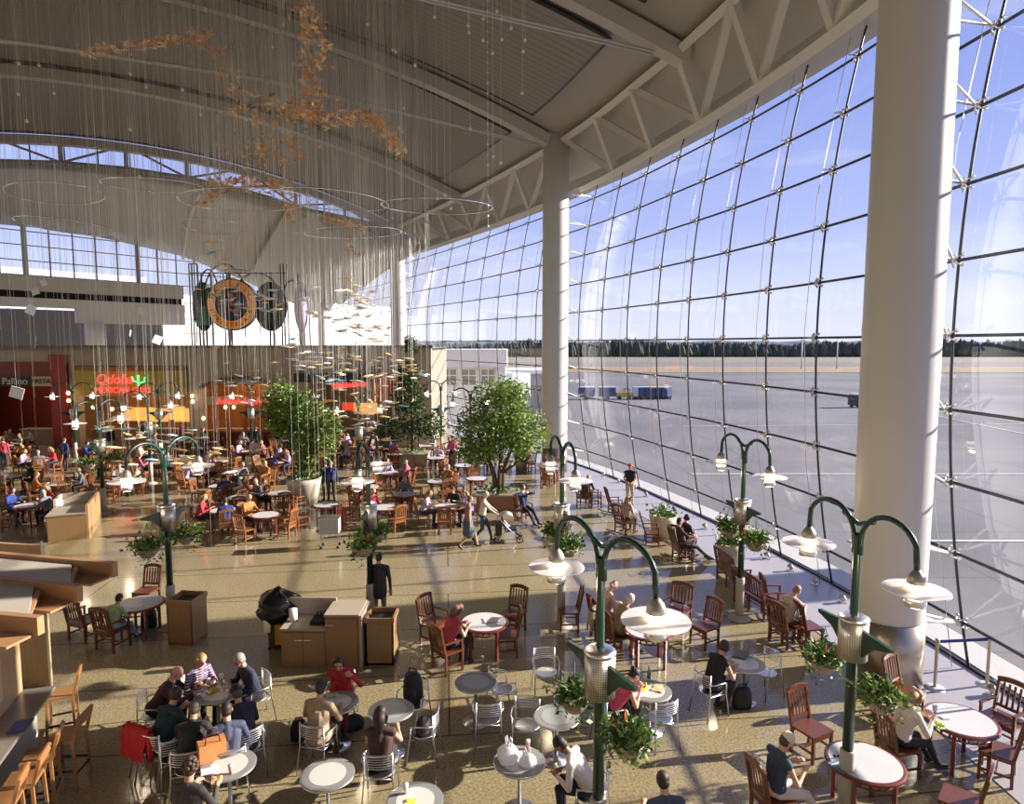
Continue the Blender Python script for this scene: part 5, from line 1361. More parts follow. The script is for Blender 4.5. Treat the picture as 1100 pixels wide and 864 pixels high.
# --- laptop woman
T9 = at(800, 713, .74); CT.put(T9, 0, 'cafe table with an open laptop')
sitter(dict(lean=26, top=BLACK, pants=(.02, .02, .03), hair=(.05, .03, .02), style='bob', woman=True, sleeves='none', hands=[(-.1, .46, .80), (.14, .48, .80)], tuck=True), CC, 778, 694, T9, 'woman in a black sleeveless top working on a laptop', 'metal chair under the laptop woman')
seat(CC, 822, 722, T9, 'metal chair opposite the laptop woman', 0)
CT.put(at(352, 832, .74), 0, 'bare round cafe table at the bottom edge, below the beige coat man')
CT.put(at(446, 860, .74), 0, 'cafe table with a cup and yellow wrapper cut by the bottom edge')
# --- bottom man
sitter(dict(lean=14, top=(.05, .07, .12), pants=NAVY, hair=(.035, .02, .012), sleeves='none', hands=[(-.2, .36, .8), (.2, .36, .8)], head=20, turn=20), WC, 712, 838, at(660, 800), 'man in a slate polo shirt at the bottom edge, looking down', 'wooden chair under the man in the slate polo shirt')
# --- right foreground, mahogany set
W1 = at(929, 818, .74); WT_.put(W1, 0, 'white topped mahogany table with sunglasses, beside the lamp post')
sitter(dict(lean=8, top=(.035, .06, .12), pants=(.72, .66, .62), hair=(.10, .06, .04), cap=(.62, .54, .44), sleeves='none', hands=[(-.1, .34, .86), (.14, .36, .84)], ext=.7, head=28, shoe=(.05, .06, .09)), WC, 845, 795, W1, 'man in a pale cap and navy shirt eating from a yellow packet', 'slatted wooden chair under the man in the pale cap')
seat(WC, 872, 782, at(930, 850), 'empty mahogany chair behind the man in the pale cap', 25)
W2 = at(1032, 773, .74); WT_.put(W2, 0, 'white topped mahogany table striped by chair shadow, far right')
sitter(dict(lean=20, top=(.74, .68, .66), pants=(.02, .02, .025), hair=(.35, .22, .10), style='long', woman=True, hands=[(-.05, .42, .88), (.15, .44, .86)], ext=.6, head=24), WC, 985, 748, W2, 'fair-haired woman in a white blouse eating at the far right table', 'wooden chair under the woman in the white blouse')
seat(WC, 973, 742, W2, 'mahogany chair standing behind the woman in the white blouse', 30)
seat(WA, 1078, 772, W2, 'mahogany chair on the window side of the far right table', 0)
seat(WC, 1072, 805, W2, 'mahogany chair in front of the far right table', 0)
seat(WC, 1032, 858, at(960, 830), 'mahogany chair cut by the bottom edge, lower right', 0)
seat(WC, 948, 905, at(935, 830), 'mahogany chair of which only the head rail shows, by the striped-shadow floor', 0)
seat(WC, 1014, 905, at(960, 840), 'mahogany chair at the very bottom right of the lamp post', 0)
# --- middle set with the pink woman
M1 = at(520, 668, .74); WT_.put(M1, 0, 'white topped wooden table where a woman in rose reads')
sitter(dict(lean=20, top=(.55, .06, .10), pants=(.02, .02, .05), hair=(.20, .10, .05), style='long', woman=True, sleeves='none', hands=[(-.1, .44, .82), (.14, .42, .82)], head=30), WA, 493, 654, M1, 'long-haired woman in a rose top reading at the middle table', 'wooden armchair under the woman in rose')
seat(WA, 467, 668, M1, 'empty wooden armchair left of the woman in rose')
seat(WC, 551, 659, M1, 'upper of two empty wooden chairs right of the middle table')
seat(WC, 544, 681, M1, 'lower of two empty wooden chairs right of the middle table')
seat(WC, 611, 655, at(500, 655), 'lone wooden chair between two lamp posts facing left', 0)
# --- elderly couple
E1 = at(697, 676, .74); WT_.put(E1, 0, 'low wooden table below the near lamp disc, before the elderly couple')
sitter(dict(lean=16, top=(.66, .42, .40), pants=(.3, .25, .2), hair=(.6, .58, .55), style='bald', hands=[(-.14, .38, .74), (.14, .38, .76)], fat=1.05, head=25), WC, 659, 628, at(760, 650), 'bald old man in a salmon shirt sitting beside his companion', 'wooden chair under the bald old man')
sitter(dict(lean=20, top=(.30, .25, .13), pants=(.2, .16, .12), hair=(.66, .64, .62), woman=True, hands=[(-.14, .4, .74), (.14, .42, .76)], fat=1.05, head=25), WC, 677, 643, at(760, 665), 'white-haired person in an olive jacket beside the bald old man', 'wooden chair under the white-haired person')
c = seat(WC, 650, 672, at(700, 676), 'wooden chair with a beige coat on its back, behind the near lamp post')
jacket(c.location, c.rotation_euler.z, mat('beige_cloth', (.40, .34, .24), .8, bump=.4), 'beige coat draped over a wooden chair beside the near lamp post')
seat(WA, 727, 655, at(690, 680), 'wooden armchair facing the elderly couple', 0)
seat(WC, 757, 672, at(700, 690), 'wooden chair nearest the laptop woman, facing left', 0)
# --- benches and rockers along the window
def look(pr, px, py, dirv, lab, h=.45):
    p = at(px, py, h); return pr.put(p, math.atan2(dirv[1], dirv[0]) - PI / 2, lab)
OUT = (.97, .12)
look(WB, 788, 613, (.9, .1), 'long slatted bench facing the window with its back to the hall')
look(WB, 812, 637, (.9, .25), 'shorter slatted bench with a dark coat beside the long one')
look(WA, 832, 642, (.88, -.1), 'tall wooden chair at the left of the group of three by the column')
sitter(dict(lean=22, top=(.55, .5, .42), pants=(.1, .08, .06), hair=(.35, .2, .1), hands=[(-.1, .42, .8), (.14, .42, .8)], head=30), WA, 856, 634, at(930, 650), 'ginger-haired person in a cream shirt facing the window', 'wooden chair under the ginger-haired person')
look(WC, 868, 672, (.88, .2), 'dark wooden chair nearest the lamp post with its back to the hall')
look(WC, 843, 668, (.88, .2), 'dark wooden chair second from the lamp post with its back to the hall')
sitter(dict(lean=-14, top=(.10, .05, .04), pants=(.03, .05, .06), hair=(.04, .03, .02), hands=[(-.1, .34, .78), (.14, .34, .78)], ext=1.0, head=12), RC, 730, 560, at(790, 585), 'man leaning back in a rocker with legs stretched to the right', 'rocking chair under the man with stretched legs')
sitter(dict(lean=8, top=(.015, .02, .025), pants=BLACK, hair=(.03, .02, .02), woman=True, style='bob', hands=[(-.1, .34, .78), (.14, .34, .78)], head=15), RC, 738, 556, at(800, 565), 'person in black in the farther rocker beside the reclining man', 'rocking chair under the person in black')
look(RC, 700, 571, (.9, -.1), 'empty rocking chair beside the cream planter')
sitter(dict(lean=14, top=(.55, .45, .38), pants=(.05, .04, .05), hair=(.42, .26, .12), woman=True, style='long', hands=[(-.1, .36, .78), (.14, .36, .78)], head=20), RC, 676, 535, at(760, 540), 'fair-haired woman in a rocker below the standing man in the red cap', 'rocking chair under the fair-haired woman')
look(RC, 661, 541, (.9, .1), 'rocking chair left of the fair-haired woman')
look(WA, 639, 533, (.9, .1), 'slatted armchair in the window row, right of the second column')
sitter(dict(lean=30, top=BLACK, pants=BLACK, hair=(.42, .3, .2), hands=[(-.1, .5, .8), (.14, .5, .8)], head=30), WA, 632, 513, at(660, 515), 'person in black bending forward at the far end of the window row', 'slatted armchair under the bending person')
t = put_person(dict(pose='stand', lean=0, top=(.012, .02, .05), pants=(.55, .45, .30), hair=(.2, .1, .05), cap=(.55, .08, .05), hands=[(-.1, .22, 1.0), (.1, .22, 1.0)], fat=1.1, sleeves='none'), 'man in a red cap, dark shirt and khaki trousers standing at the window', 677, 501, at(600, 900, 0))
# --- reclining man by the tree
sitter(dict(lean=-8, top=(.015, .03, .10), pants=(.012, .015, .03), hair=(.2, .1, .05), hands=[(-.1, .16, 1.12), (.2, .1, 1.14)], ext=.9, elbow_out=True), WA, 562, 524, at(600, 560), 'man in a navy suit reclining with crossed hands beside the broad tree', 'wooden armchair under the man in the navy suit')
# --- walkers
put_person(dict(pose='walk', lean=3, top=(.26, .18, .16), pants=(.08, .12, .17), hair=(.2, .12, .07), woman=True, skirt=True, bare_legs=True, sleeves='none'), 'woman in a long blue skirt walking behind the man with the stroller', 505, 536, at(640, 580, 0))
wk = put_person(dict(pose='walk', lean=8, top=(.62, .58, .50), pants=(.045, .075, .12), hair=(.55, .5, .42), hands=[(-.2, .46, 1.02), (.2, .46, 1.02)], fat=1.08), 'man in a cream shirt and jeans pushing a stroller', 522, 531, at(640, 580, 0))
put_person(dict(pose='stand', lean=0, top=(.045, .035, .03), pants=(.28, .2, .12), hair=(.03, .02, .015), coat=True), 'man in a long dark jacket standing behind the serving station', 407, 598, at(450, 560, 0))
put_person(dict(pose='stand', lean=0, top=(.02, .035, .16), pants=(.015, .015, .02), hair=(.3, .18, .09)), 'person in a bright blue jacket standing right of the pale planter', 355, 498, at(340, 700, 0))
put_person(dict(pose='stand', lean=2, top=(.03, .035, .05), pants=(.03, .03, .04), hair=(.05, .04, .03)), 'person in dark clothes standing close behind the blue jacket', 349, 497, at(300, 520, 0))
# --- left group with the boy
L1 = at(150, 648, .74); WT_.put(L1, 0, 'sunlit white table at left with a boy beside it')
sitter(dict(lean=18, top=(.34, .50, .28), pants=(.30, .38, .55), hair=(.02, .015, .012), h=.86, skin=(.45, .25, .16), hands=[(-.1, .42, .8), (.14, .45, .8)], ext=.5), WA, 128, 642, L1, 'dark-haired boy in a pale green shirt at the sunlit table', 'dark wooden armchair under the boy')
look(WA, 91, 666, (.35, .95), 'dark wooden armchair standing left of the boy')
look(WC, 157, 634, (-.1, -1), 'wooden chair facing the camera behind the sunlit table')
# --- stroller
def stroller(loc, rz):
    t = thing('stroller', loc, rz, 'grey and navy baby stroller pushed by the man in cream', 'stroller'); fm = mat('stroller_navy', (.02, .025, .07), .6); gm = mat('stroller_grey', (.38, .38, .36), .7)
    for x in (-.24, .24):
        MB().tube([(x, -.45, 1.02), (x, -.1, .62), (x, .38, .12)], .013, 6).tube([(x, -.35, .12), (x, .0, .55)], .013, 6).build('frame', M_alu, t)
        for y in (-.35, .38): MB().tube([(x + .11 * 0, y + .11 * math.cos(a), .12 + .11 * math.sin(a)) for a in [2 * PI * k / 16 for k in range(16)]], .018, 6, closed=True).tube([(x - .02, y, .12), (x + .02, y, .12)], .02, 6).bar((x, y - .1, .12), (x, y + .1, .12), .01, .01).bar((x, y, .02), (x, y, .22), .01, .01).build('wheel', M_black, t)
    MB().tube([(-.24, -.45, 1.02), (0, -.48, 1.04), (.24, -.45, 1.02)], .016, 6).build('handle', M_black, t)
    MB().box((0, .08, .42), (.42, .4, .06), rx=.15).box((0, -.14, .62), (.42, .06, .42), rx=.35).box((0, .34, .28), (.4, .2, .05), rx=-.6).build('seat', fm, t)
    V = []; n = 8
    for i in range(n + 1):
        a = PI * .02 + (PI * .75) * i / n
        for x in (-.24, -.12, 0, .12, .24): V.append((x, -.08 - .34 * math.cos(a) * .9, .72 + .32 * math.sin(a) * (1 - .15 * abs(x) / .24)))
    MB().add(V, [(5 * i + j, 5 * i + j + 1, 5 * i + 6 + j, 5 * i + 5 + j) for i in range(n) for j in range(4)], 0, True).build('canopy', gm, t)
    MB().box((0, -.33, .42), (.32, .22, .36)).build('changing_bag', M_black, t)
    return t
yw = wk.rotation_euler.z
stroller(wk.location + Vector((-math.sin(yw), math.cos(yw), 0)) * .88, yw)
# --- bags and small things
def bag(name, loc, rz, dims, m, lab, cat='bag', pack=False):
    t = thing(name, loc, rz, lab, cat); w, d, h = dims
    b = MB(); b.lathe([(.3, 0), (.5, .04), (.52, .3), (.48, .7), (.36, .95), (.0, 1.0)], 16, sx=w, sy=d) ; b.v = [(x, y, z * h) for x, y, z in b.v]
    b.build('body', m, t)
    MB().tube([(-w * .22, 0, h * .93), (-w * .18, 0, h * 1.12), (w * .18, 0, h * 1.12), (w * .22, 0, h * .93)], .012, 6).build('handle', m, t)
    if pack: MB().lathe([(.3, 0), (.36, .1), (.34, .6), (.0, .75)], 12, (0, -d * .42, h * .1), sx=w * .9, sy=d * .6, M=Matrix.Diagonal((1, 1, h * .7)).to_3x3()).build('front_pocket', m, t)
    return t
M_bagb = mat('black_nylon', (.012, .012, .016), .6, bump=.3)
p = at(378, 775, .15); bag('shoulder_bag', p, .5, (.42, .2, .24), M_bagb, 'black shoulder bag on the floor beside the red coat woman')
bag('rucksack', at(321, 782, .2), .3, (.28, .2, .34), M_bagb, 'dark rucksack on the floor left of the beige coat man')
q = c1.location; bag('backpack', (q.x, q.y, .47), c1.rotation_euler.z + PI, (.36, .26, .55), M_bagb, 'black backpack standing on the metal chair', pack=True)
q = c2.location; bag('handbag', (q.x, q.y, .465), c2.rotation_euler.z, (.34, .24, .2), M_bagb, 'dark handbag lying on the metal chair seat')
bag('shoulder_bag', at(797, 752, .15), .2, (.38, .22, .4), M_bagb, 'black tote bag on the floor beside the laptop table')
bag('rucksack', at(160, 665, .2), .2, (.36, .24, .46), mat('dark_teal', (.015, .03, .03), .7), 'dark rucksack on the floor right of the boy')
def ontop(px, py): p = P(px, py, .78); p.z = .748; return p
def cup(px, py, lab, m=None, r=.035, h=.12):
    p = ontop(px, py); t = thing('paper_cup', p, 0, lab, 'cup'); MB().lathe([(r * .75, 0), (r, h), (r * .9, h), (r * .7, .01)], 14).build('cup', m or mat('cup_white', (.8, .78, .76), .5), t)
    MB().lathe([(r * 1.05, h), (r * 1.05, h + .008), (0, h + .012)], 14).build('lid', mat('lid_white', (.8, .8, .8), .4), t)
cup(238, 730, 'white paper cup on the crowded table'); cup(224, 735, 'short cup in front of the striped woman'); cup(248, 829, 'pink paper cup beside the orange bag', mat('cup_pink', (.6, .3, .28), .5)); cup(567, 802, 'red and white paper cup among the plastic bags', mat('cup_red', (.6, .25, .2), .5)); cup(436, 850, 'clear cup with a yellow wrapper at the bottom edge', mat('cup_cream', (.75, .68, .45), .4))
cup(1004, 764, 'small blue cup on the far right table', mat('cup_blue', (.3, .4, .6), .5))
def wrapper(px, py, lab, col, w=.2, d=.14, h=.03, name='food_wrapper'):
    p = ontop(px, py); t = thing(name, p, R.random() * 3, lab, 'food'); rd = random.Random(int(px))
    V = []; n = 7
    for i in range(n):
        for j in range(n): V.append(((i / (n - 1) - .5) * w, (j / (n - 1) - .5) * d, .004 + rd.random() * h))
    MB().add(V + [(v[0] * .96, v[1] * .96, 0.0) for v in V], [(n * i + j, n * i + n + j, n * i + n + j + 1, n * i + j + 1) for i in range(n - 1) for j in range(n - 1)] + [(n * n + n * i + j, n * n + n * i + j + 1, n * n + n * i + n + j + 1, n * n + n * i + n + j) for i in range(n - 1) for j in range(n - 1)], 0, True).build('paper', mat('paper_%s' % str(col), col, .6), t)
    return t
wrapper(229, 741, 'yellow food wrapper on the crowded table', (.75, .6, .15)); wrapper(226, 826, 'pale napkin beside the orange bag', (.8, .72, .8), .24, .16, .01); wrapper(233, 836, 'sandwich wrapper on the table with the orange bag', (.6, .42, .22)); wrapper(357, 746, 'light food tray between the red and beige coats', (.7, .6, .4))
wrapper(692, 738, 'bright yellow packet on the pink woman table', (.85, .7, .05), .16, .1, .1); wrapper(708, 738, 'tan paper tray on the pink woman table', (.6, .48, .3), .26, .2, .02); wrapper(683, 745, 'white paper in front of the pink woman', (.8, .8, .78), .22, .14, .01)
wrapper(1008, 778, 'green and yellow salad box on the far right table', (.45, .55, .15), .18, .14, .06); wrapper(1016, 769, 'white napkin on the far right table', (.85, .84, .82), .16, .1, .02); wrapper(441, 860, 'yellow wrapper under the clear cup', (.8, .7, .1), .12, .12, .02)
wrapper(528, 665, 'open newspaper on the middle table', (.6, .6, .6), .34, .26, .02, 'newspaper'); wrapper(145, 650, 'white paper on the sunlit table', (.8, .8, .8), .3, .22, .01)
p = ontop(697, 727); t = thing('green_bottle', p, 0, 'small green bottle on the pink woman table', 'bottle'); MB().lathe([(.035, 0), (.037, .12), (.014, .17), (.014, .21)], 14).build('glass', mat('bottle_green', (.02, .25, .1), .15), t); MB().lathe([(.016, .205), (.016, .225), (0, .225)], 10).build('cap', M_white, t)
# plastic bags, orange bag
M_plast = mat('white_plastic', (.82, .82, .85), .35, bump=.6, nscale=18, transl=.25)
def plastic(px, py, lab, s=1.0):
    t = thing('plastic_bag', ontop(px, py), px, lab, 'bag'); rd = random.Random(int(px)); mb = MB()
    mb.lathe([(.10, 0), (.14, .05), (.13, .13), (.07, .2), (.05, .22)], 16); mb.v = [(x * s * (1 + .12 * math.sin(7 * z * 20 + x * 30)), y * s * (1 + .14 * math.cos(x * 40)), z * s) for x, y, z in mb.v]
    mb.build('body', M_plast, t); MB().tube([(-.04, 0, .2 * s), (-.06, .01, .3 * s), (-.03, 0, .33 * s), (0, 0, .22 * s)], .012, 6).tube([(.04, 0, .2 * s), (.06, .01, .3 * s), (.04, 0, .33 * s), (0, 0, .22 * s)], .012, 6).build('handle', M_plast, t)
plastic(546, 816, 'upright knotted white plastic bag on the cafe table', 1.15); plastic(566, 820, 'slumped white plastic bag in front of the paper cup', .8)
t = thing('tote_bag', ontop(228, 812), .6, 'orange patterned shopping bag on the lower left table', 'bag'); MB().box((0, 0, .13), (.36, .2, .26)).build('body', mat('bag_orange', (.62, .17, .05), .5, noise=(.5, .3, .1), nscale=12), t)
for y in (-.08, .08): MB().tube([(-.1, y, .26), (-.08, y, .4), (.08, y, .4), (.1, y, .26)], .01, 6).build('handle', mat('bag_dark', (.1, .03, .02), .5), t)
# laptop
t = thing('laptop', ontop(795, 702) + Vector((0, 0, .002)), face(T9, at(760, 720)) , 'open dark laptop on the cafe table', 'laptop'); M_lap = mat('laptop_grey', (.05, .05, .055), .4)
MB().box((0, 0, .012), (.34, .24, .02)).build('base', M_lap, t); MB().box((0, -.15, .13), (.34, .015, .24), rx=.25).build('screen', M_lap, t)
# laptop base keyboard
MB().box((0, .0, .024), (.3, .12, .004)).build('keyboard', M_black, t)
t = thing('sunglasses', ontop(899, 812), 0, 'dark sunglasses on the mahogany table', 'glasses')
MB().ell((-.03, 0, .025), (.028, .008, .022), 10).ell((.03, 0, .025), (.028, .008, .022), 10).tube([(-.01, 0, .03), (.01, 0, .03)], .004, 5).build('lenses', M_black, t); MB().tube([(-.055, 0, .03), (-.055, .12, .02)], .003, 5).tube([(.055, 0, .03), (.055, .12, .02)], .003, 5).build('temples', M_black, t)
t = thing('magazine', ontop(903, 822), .4, 'blue magazine under the sunglasses', 'magazine'); MB().box((0, 0, .005), (.2, .27, .01)).build('cover', mat('mag_blue', (.12, .25, .4), .4), t); MB().box((0.0, .06, .0105), (.16, .06, .002)).build('picture_block', mat('mag_pale', (.5, .6, .65), .4), t)
# window row spotlights
spots = ((648, 512), (664, 519), (682, 526), (694, 534), (757, 569), (824, 601), (849, 614), (875, 629), (905, 648), (1065, 748))
sp0 = None
def spot():
    t = thing('floor_spotlight', (0, 0, -50), 0, 'x', 'spotlight'); MB().box((0, 0, .02), (.16, .16, .04)).build('base', M_steel, t)
    MB().tube([(0, 0, .04), (0, 0, .1)], .02, 6).build('stem', M_steel, t); MB().lathe([(.06, -.08), (.075, .06), (.065, .06), (.05, -.05)], 14, (0, 0, .15), M=Matrix.Rotation(-.7, 3, 'Y')).build('housing', mat('spot_grey', (.5, .48, .45), .4), t); return t
SPT = Proto(spot())
for i, (px, py) in enumerate(spots): SPT.put(P(px, py), 0, 'small grey floor spotlight on the pale stone strip along the window', 'floor spotlights along the window')
# belt barrier
pa, pb = P(1004, 740), P(1060, 737)
for i, p in enumerate((pa, pb)):
    t = thing('belt_post', p, 0, ('left', 'right')[i] + ' slim post of the blue belt barrier by the window', 'barrier post')
    MB().lathe([(.19, 0), (.18, .02), (.05, .05)], 24).build('base', M_white, t); MB().lathe([(.03, .03), (.03, .9), (.045, .91), (.045, 1.0), (0, 1.02)], 14).build('post', mat('post_cream', (.55, .5, .35), .35), t)
t = MB().bar(pa + Vector((0, 0, .95)), pb + Vector((0, 0, .95)), .012, .06).build('barrier_belt', mat('belt_blue', (.02, .035, .25), .6)); tag(t, 'dark blue belt stretched between the two posts', 'belt')

# ------------------------------------------------------------------ litter bins, serving station, bin with black bag
def bin_(loc, rz, lab, m):
    t = thing('litter_bin', loc, rz, lab, 'litter bin')
    w, d, h = .58, .58, .95
    b = MB(); 
    for x in (-1, 1): b.box((x * (w / 2 - .015), 0, h / 2), (.03, d, h))
    b.box((0, -d / 2 + .015, h / 2), (w, .03, h)); b.box((0, d / 2 - .015, h / 2 - .12), (w, .03, h - .24)); b.box((0, d / 2 - .015, h - .02), (w, .03, .04)); b.box((0, 0, .04), (w, d, .04)); b.build('cabinet', m, t)
    r = MB()
    for s in (-1, 1): r.box((s * w / 2, 0, h + .03), (.045, d + .04, .10)); r.box((0, s * d / 2, h + .03), (w + .04, .045, .10))
    r.build('top_rim', m, t); MB().box((0, 0, h - .03), (w - .05, d - .05, .02)).build('tray_top', M_dark, t)
    return t
p = P(193, 694); bin_(p + Vector((.05, .3, 0)), -.12, 'brown wooden litter bin right of the left lamp post', M_cab)
p = P(408, 716); bin_(p + Vector((0, .3, 0)), .0, 'brown wooden litter bin right of the serving station', M_cab)
a, b_ = P(303, 717), P(386, 718)
w = (b_ - a).x; mid = (a + b_) / 2 + Vector((0, .38, 0))
t = thing('serving_station', mid, 0, 'brown serving station with a low left half and a tall right cupboard', 'cabinet')
wl = w * .57; xl = -w / 2 + wl / 2; xr = w / 2 - (w - wl) / 2; hl = .80; hh_ = 1.10
lo = MB().box((xl, 0, hl / 2), (wl, .75, hl)).build('low_cabinet', M_cab, t); MB().box((xl, -.0, hl + .02), (wl + .02, .8, .04)).build('worktop', M_lam, t)
for q in (-1, 1):
    d_ = MB().box((xl + q * wl * .245, -.385, hl / 2), (wl * .47, .02, hl - .1)).build('door', M_cab, t); MB().box((xl + q * wl * .1, -.405, hl - .2), (.16, .02, .02)).build('handle', M_alu, d_)
MB().box((xl, .36, hl + .2), (wl + .1, .05, .42)).build('back_panel', M_lam, t)
hi = MB().box((xr, 0, hh_ / 2), (w - wl, .75, hh_)).build('tall_cabinet', M_cab, t); MB().box((xr, 0, hh_ + .02), (w - wl + .03, .8, .04)).build('worktop', M_lam, t)
d_ = MB().box((xr, -.385, hh_ / 2), (w - wl - .06, .02, hh_ - .1)).build('door', M_cab, t); MB().box((xr - .25, -.405, hh_ - .18), (.18, .02, .02)).build('handle', M_alu, d_)
MB().box((w / 2 + .04, 0, .56), (.06, .82, 1.12)).build('end_panel', M_lam, t)
q = mid + Vector((xl - .32, 0, hl + .04)); o = thing('tissue_roll', q, 0, 'white tissue roll on the low worktop', 'tissue roll'); MB().lathe([(.02, 0), (.085, 0), (.085, .26), (.02, .26)], 20).build('roll', M_white, o)
q = mid + Vector((xl + .32, -.05, hl + .04)); o = thing('condiment_tray', q, 0, 'dark tray of condiments on the low worktop', 'tray'); MB().box((0, 0, .04), (.44, .36, .08)).build('tray', M_dark, o)
for k_ in range(5): MB().lathe([(.02, .05), (.025, .16), (.01, .2)], 10, (-.14 + .07 * k_, .1, 0)).build('bottle', mat('sauce', (.08, .06, .04), .3), o)
p = P(296, 702); t = thing('waste_cart', p + Vector((0, .3, 0)), 0, 'wheeled waste cart topped by a bulging black bag, with a yellow pouch', 'waste cart')
MB().lathe([(.24, .08), (.29, .8), (.3, .82), (.27, .82), (.25, .7)], 20).build('barrel', mat('barrel_grey', (.06, .07, .075), .5), t)
g_ = MB(); g_.lathe([(.33, .68), (.40, .78), (.45, .88), (.39, .95), (.46, 1.02), (.40, 1.13), (.25, 1.23), (.1, 1.29), (.03, 1.36)], 28)
rd = random.Random(4); g_.v = [(x * (1 + .10 * math.sin(9 * math.atan2(y, x) + z * 11)) + .04 * math.sin(z * 14), y * (1 + .10 * math.cos(7 * math.atan2(y, x) + z * 9)), z + .03 * math.sin(5 * math.atan2(y, x))) for x, y, z in g_.v]
g_.build('black_bag', mat('bin_liner', (.008, .008, .012), .22, bump=.8, nscale=14), t)
MB().box((.12, -.29, .42), (.22, .08, .44)).build('yellow_pouch', mat('pouch_yellow', (.55, .36, .03), .6), t); MB().box((-.16, -.28, .62), (.14, .06, .3)).build('spray_bottle', M_alu, t)
for x in (-.18, .18):
    for y in (-.15, .15): MB().ell((x, y, .04), (.04, .02, .04), 8).build('castor', M_black, t)

# ------------------------------------------------------------------ boxed counter on the left
a = P(62, 583); bx = thing('tray_return_counter', (-14.6, 22.1, 0), .42, 'box-shaped tray return counter in pale wood left of the far lamp post', 'counter')
MB().box((-.6, .7, .44), (1.1, 1.4, .88)).build('low_box', M_cab, bx); MB().box((-.6, .7, .9), (1.15, 1.45, .05)).build('worktop', M_lam, bx)
MB().box((.0, 1.25, .58), (.08, 2.5, 1.16)).build('side_wall', wood('side_oak', (.40, .26, .13), (.3, .19, .09), .4), bx); MB().box((-.6, 2.46, .58), (1.2, .08, 1.16)).build('back_wall', M_lam, bx); MB().box((-1.17, 1.9, .58), (.08, 1.1, 1.16)).build('end_wall', M_white, bx)

# ------------------------------------------------------------------ wooden kiosk with louvred canopy at bottom left
t = thing('kiosk_canopy', (-8.5, 10.2, 0), 0, 'stepped timber canopy of three broad boards with grey panels, left edge', 'canopy')
o_ = t.location
HC = 3.05
bd = [(P(0, 601, HC), P(124, 612, HC)), (P(0, 628, HC), P(86, 638, HC)), (P(0, 668, HC), P(44, 672, HC))]
M_beam = wood('beam_maple', (.46, .25, .12), (.36, .19, .09), .4, 2, (1, 8, 8)); M_pan = mat('canopy_panel', (.46, .41, .35), .6)
ends = []
for (p0, p1) in bd:
    d_ = (p1 - p0).normalized(); p0 = p1 - d_ * 4.2
    MB().bar(p0 - o_, p1 - o_, .10, .24).build('timber_board', M_beam, t); ends.append((p0, p1, d_))
    MB().bar(p0 - o_ + Vector((0, -.22, -.12)), p1 - o_ + Vector((-.12, -.22, -.12)), .36, .03).build('under_slat', M_beam, t)
for k_ in range(2):
    (a0, a1, d1), (b0, b1, d2) = ends[k_], ends[k_ + 1]
    dz = Vector((0, 0, .06))
    V = [a0 - o_ + dz, a1 - o_ - d1 * .85 + dz, b1 - o_ - d2 * .2 + dz, b0 - o_ + dz]; V = V + [v + Vector((0, 0, -.03)) for v in V]
    MB().add(V, [(0, 1, 2, 3), (7, 6, 5, 4), (0, 4, 5, 1), (1, 5, 6, 2), (2, 6, 7, 3), (3, 7, 4, 0)]).build('grey_panel', M_pan, t)
    for s_ in (.75, 2.1): MB().bar(a1 - o_ - d1 * s_, b1 - o_ - d2 * (s_ - .5), .06, .05).build('cross_bar', M_beam, t)
pw = P(58, 738); 
MB().bar((pw.x - .05 - o_.x, pw.y - o_.y, 1.42), (pw.x - 3.0 - o_.x, pw.y + .5 - o_.y, 1.42), .08, 2.84).build('rear_wall', M_panelwood, t)
MB().bar((pw.x + .01 - o_.x, pw.y - .1 - o_.y, 0), (pw.x + .01 - o_.x, pw.y - .1 - o_.y, HC - .1), .03, .03).build('metal_trim', M_alu, t)
# panel walls
c0, c1_ = P(58, 737, 1.05), P(-14, 836, 1.05); dd = (c1_ - c0); dd.z = 0; dd.normalize(); nn = Vector((dd.y, -dd.x, 0)); 
if nn.x > 0: nn = -nn
kw = thing('kiosk_wall', (c0.x, c0.y, 0), 0, 'pale wood panelled kiosk wall with a spotlit picture, bottom left', 'kiosk'); o2 = kw.location
A = c0 + nn * .48; A.z = 0
MB().bar(A - o2 + Vector((0, 0, 1.08)), A + dd * 4.5 - o2 + Vector((0, 0, 1.08)), .08, 2.15, up=(0, 0, 1)).build('panelled_wall', M_panelwood, kw)
MB().bar(A - o2 + nn * .9 + Vector((0, 0, 2.17)), A + dd * 4.5 + nn * .9 - o2 + Vector((0, 0, 2.17)), .09, .06).bar(A - o2 + Vector((0, 0, 2.17)), A + dd * 4.5 - o2 + Vector((0, 0, 2.17)), .12, .07).build('top_rail', M_beam, kw)
MB().bar(A - o2 + Vector((0, 0, 1.08)), A + nn * 1.6 - o2 + Vector((0, 0, 1.08)), .08, 2.15, up=(0, 0, 1)).build('end_panel', M_panelwood, kw)
# picture with red blossoms
def pic_mat():
    m = mat('blossom_picture', (.52, .40, .22), .5); nt = m.node_tree; N = nt.nodes; L = nt.links; b = N['Principled BSDF']; tc = N.new('ShaderNodeTexCoord'); v = N.new('ShaderNodeTexVoronoi'); v.inputs['Scale'].default_value = 26
    r = N.new('ShaderNodeValToRGB'); r.color_ramp.elements[0].position = .25; r.color_ramp.elements[0].color = (.72, .06, .05, 1); r.color_ramp.elements[1].position = .4; r.color_ramp.elements[1].color = (.62, .5, .3, 1)
    L.new(tc.outputs['Object'], v.inputs[0]); L.new(v.outputs['Distance'], r.inputs[0]); L.new(r.outputs[0], b.inputs['Base Color']); return m
pq = A + dd * .75 - nn * .05
MB().bar(pq - o2 + Vector((0, 0, 1.6)), pq + dd * 1.3 - o2 + Vector((0, 0, 1.6)), .02, .62, up=(0, 0, 1)).build('picture', pic_mat(), kw)
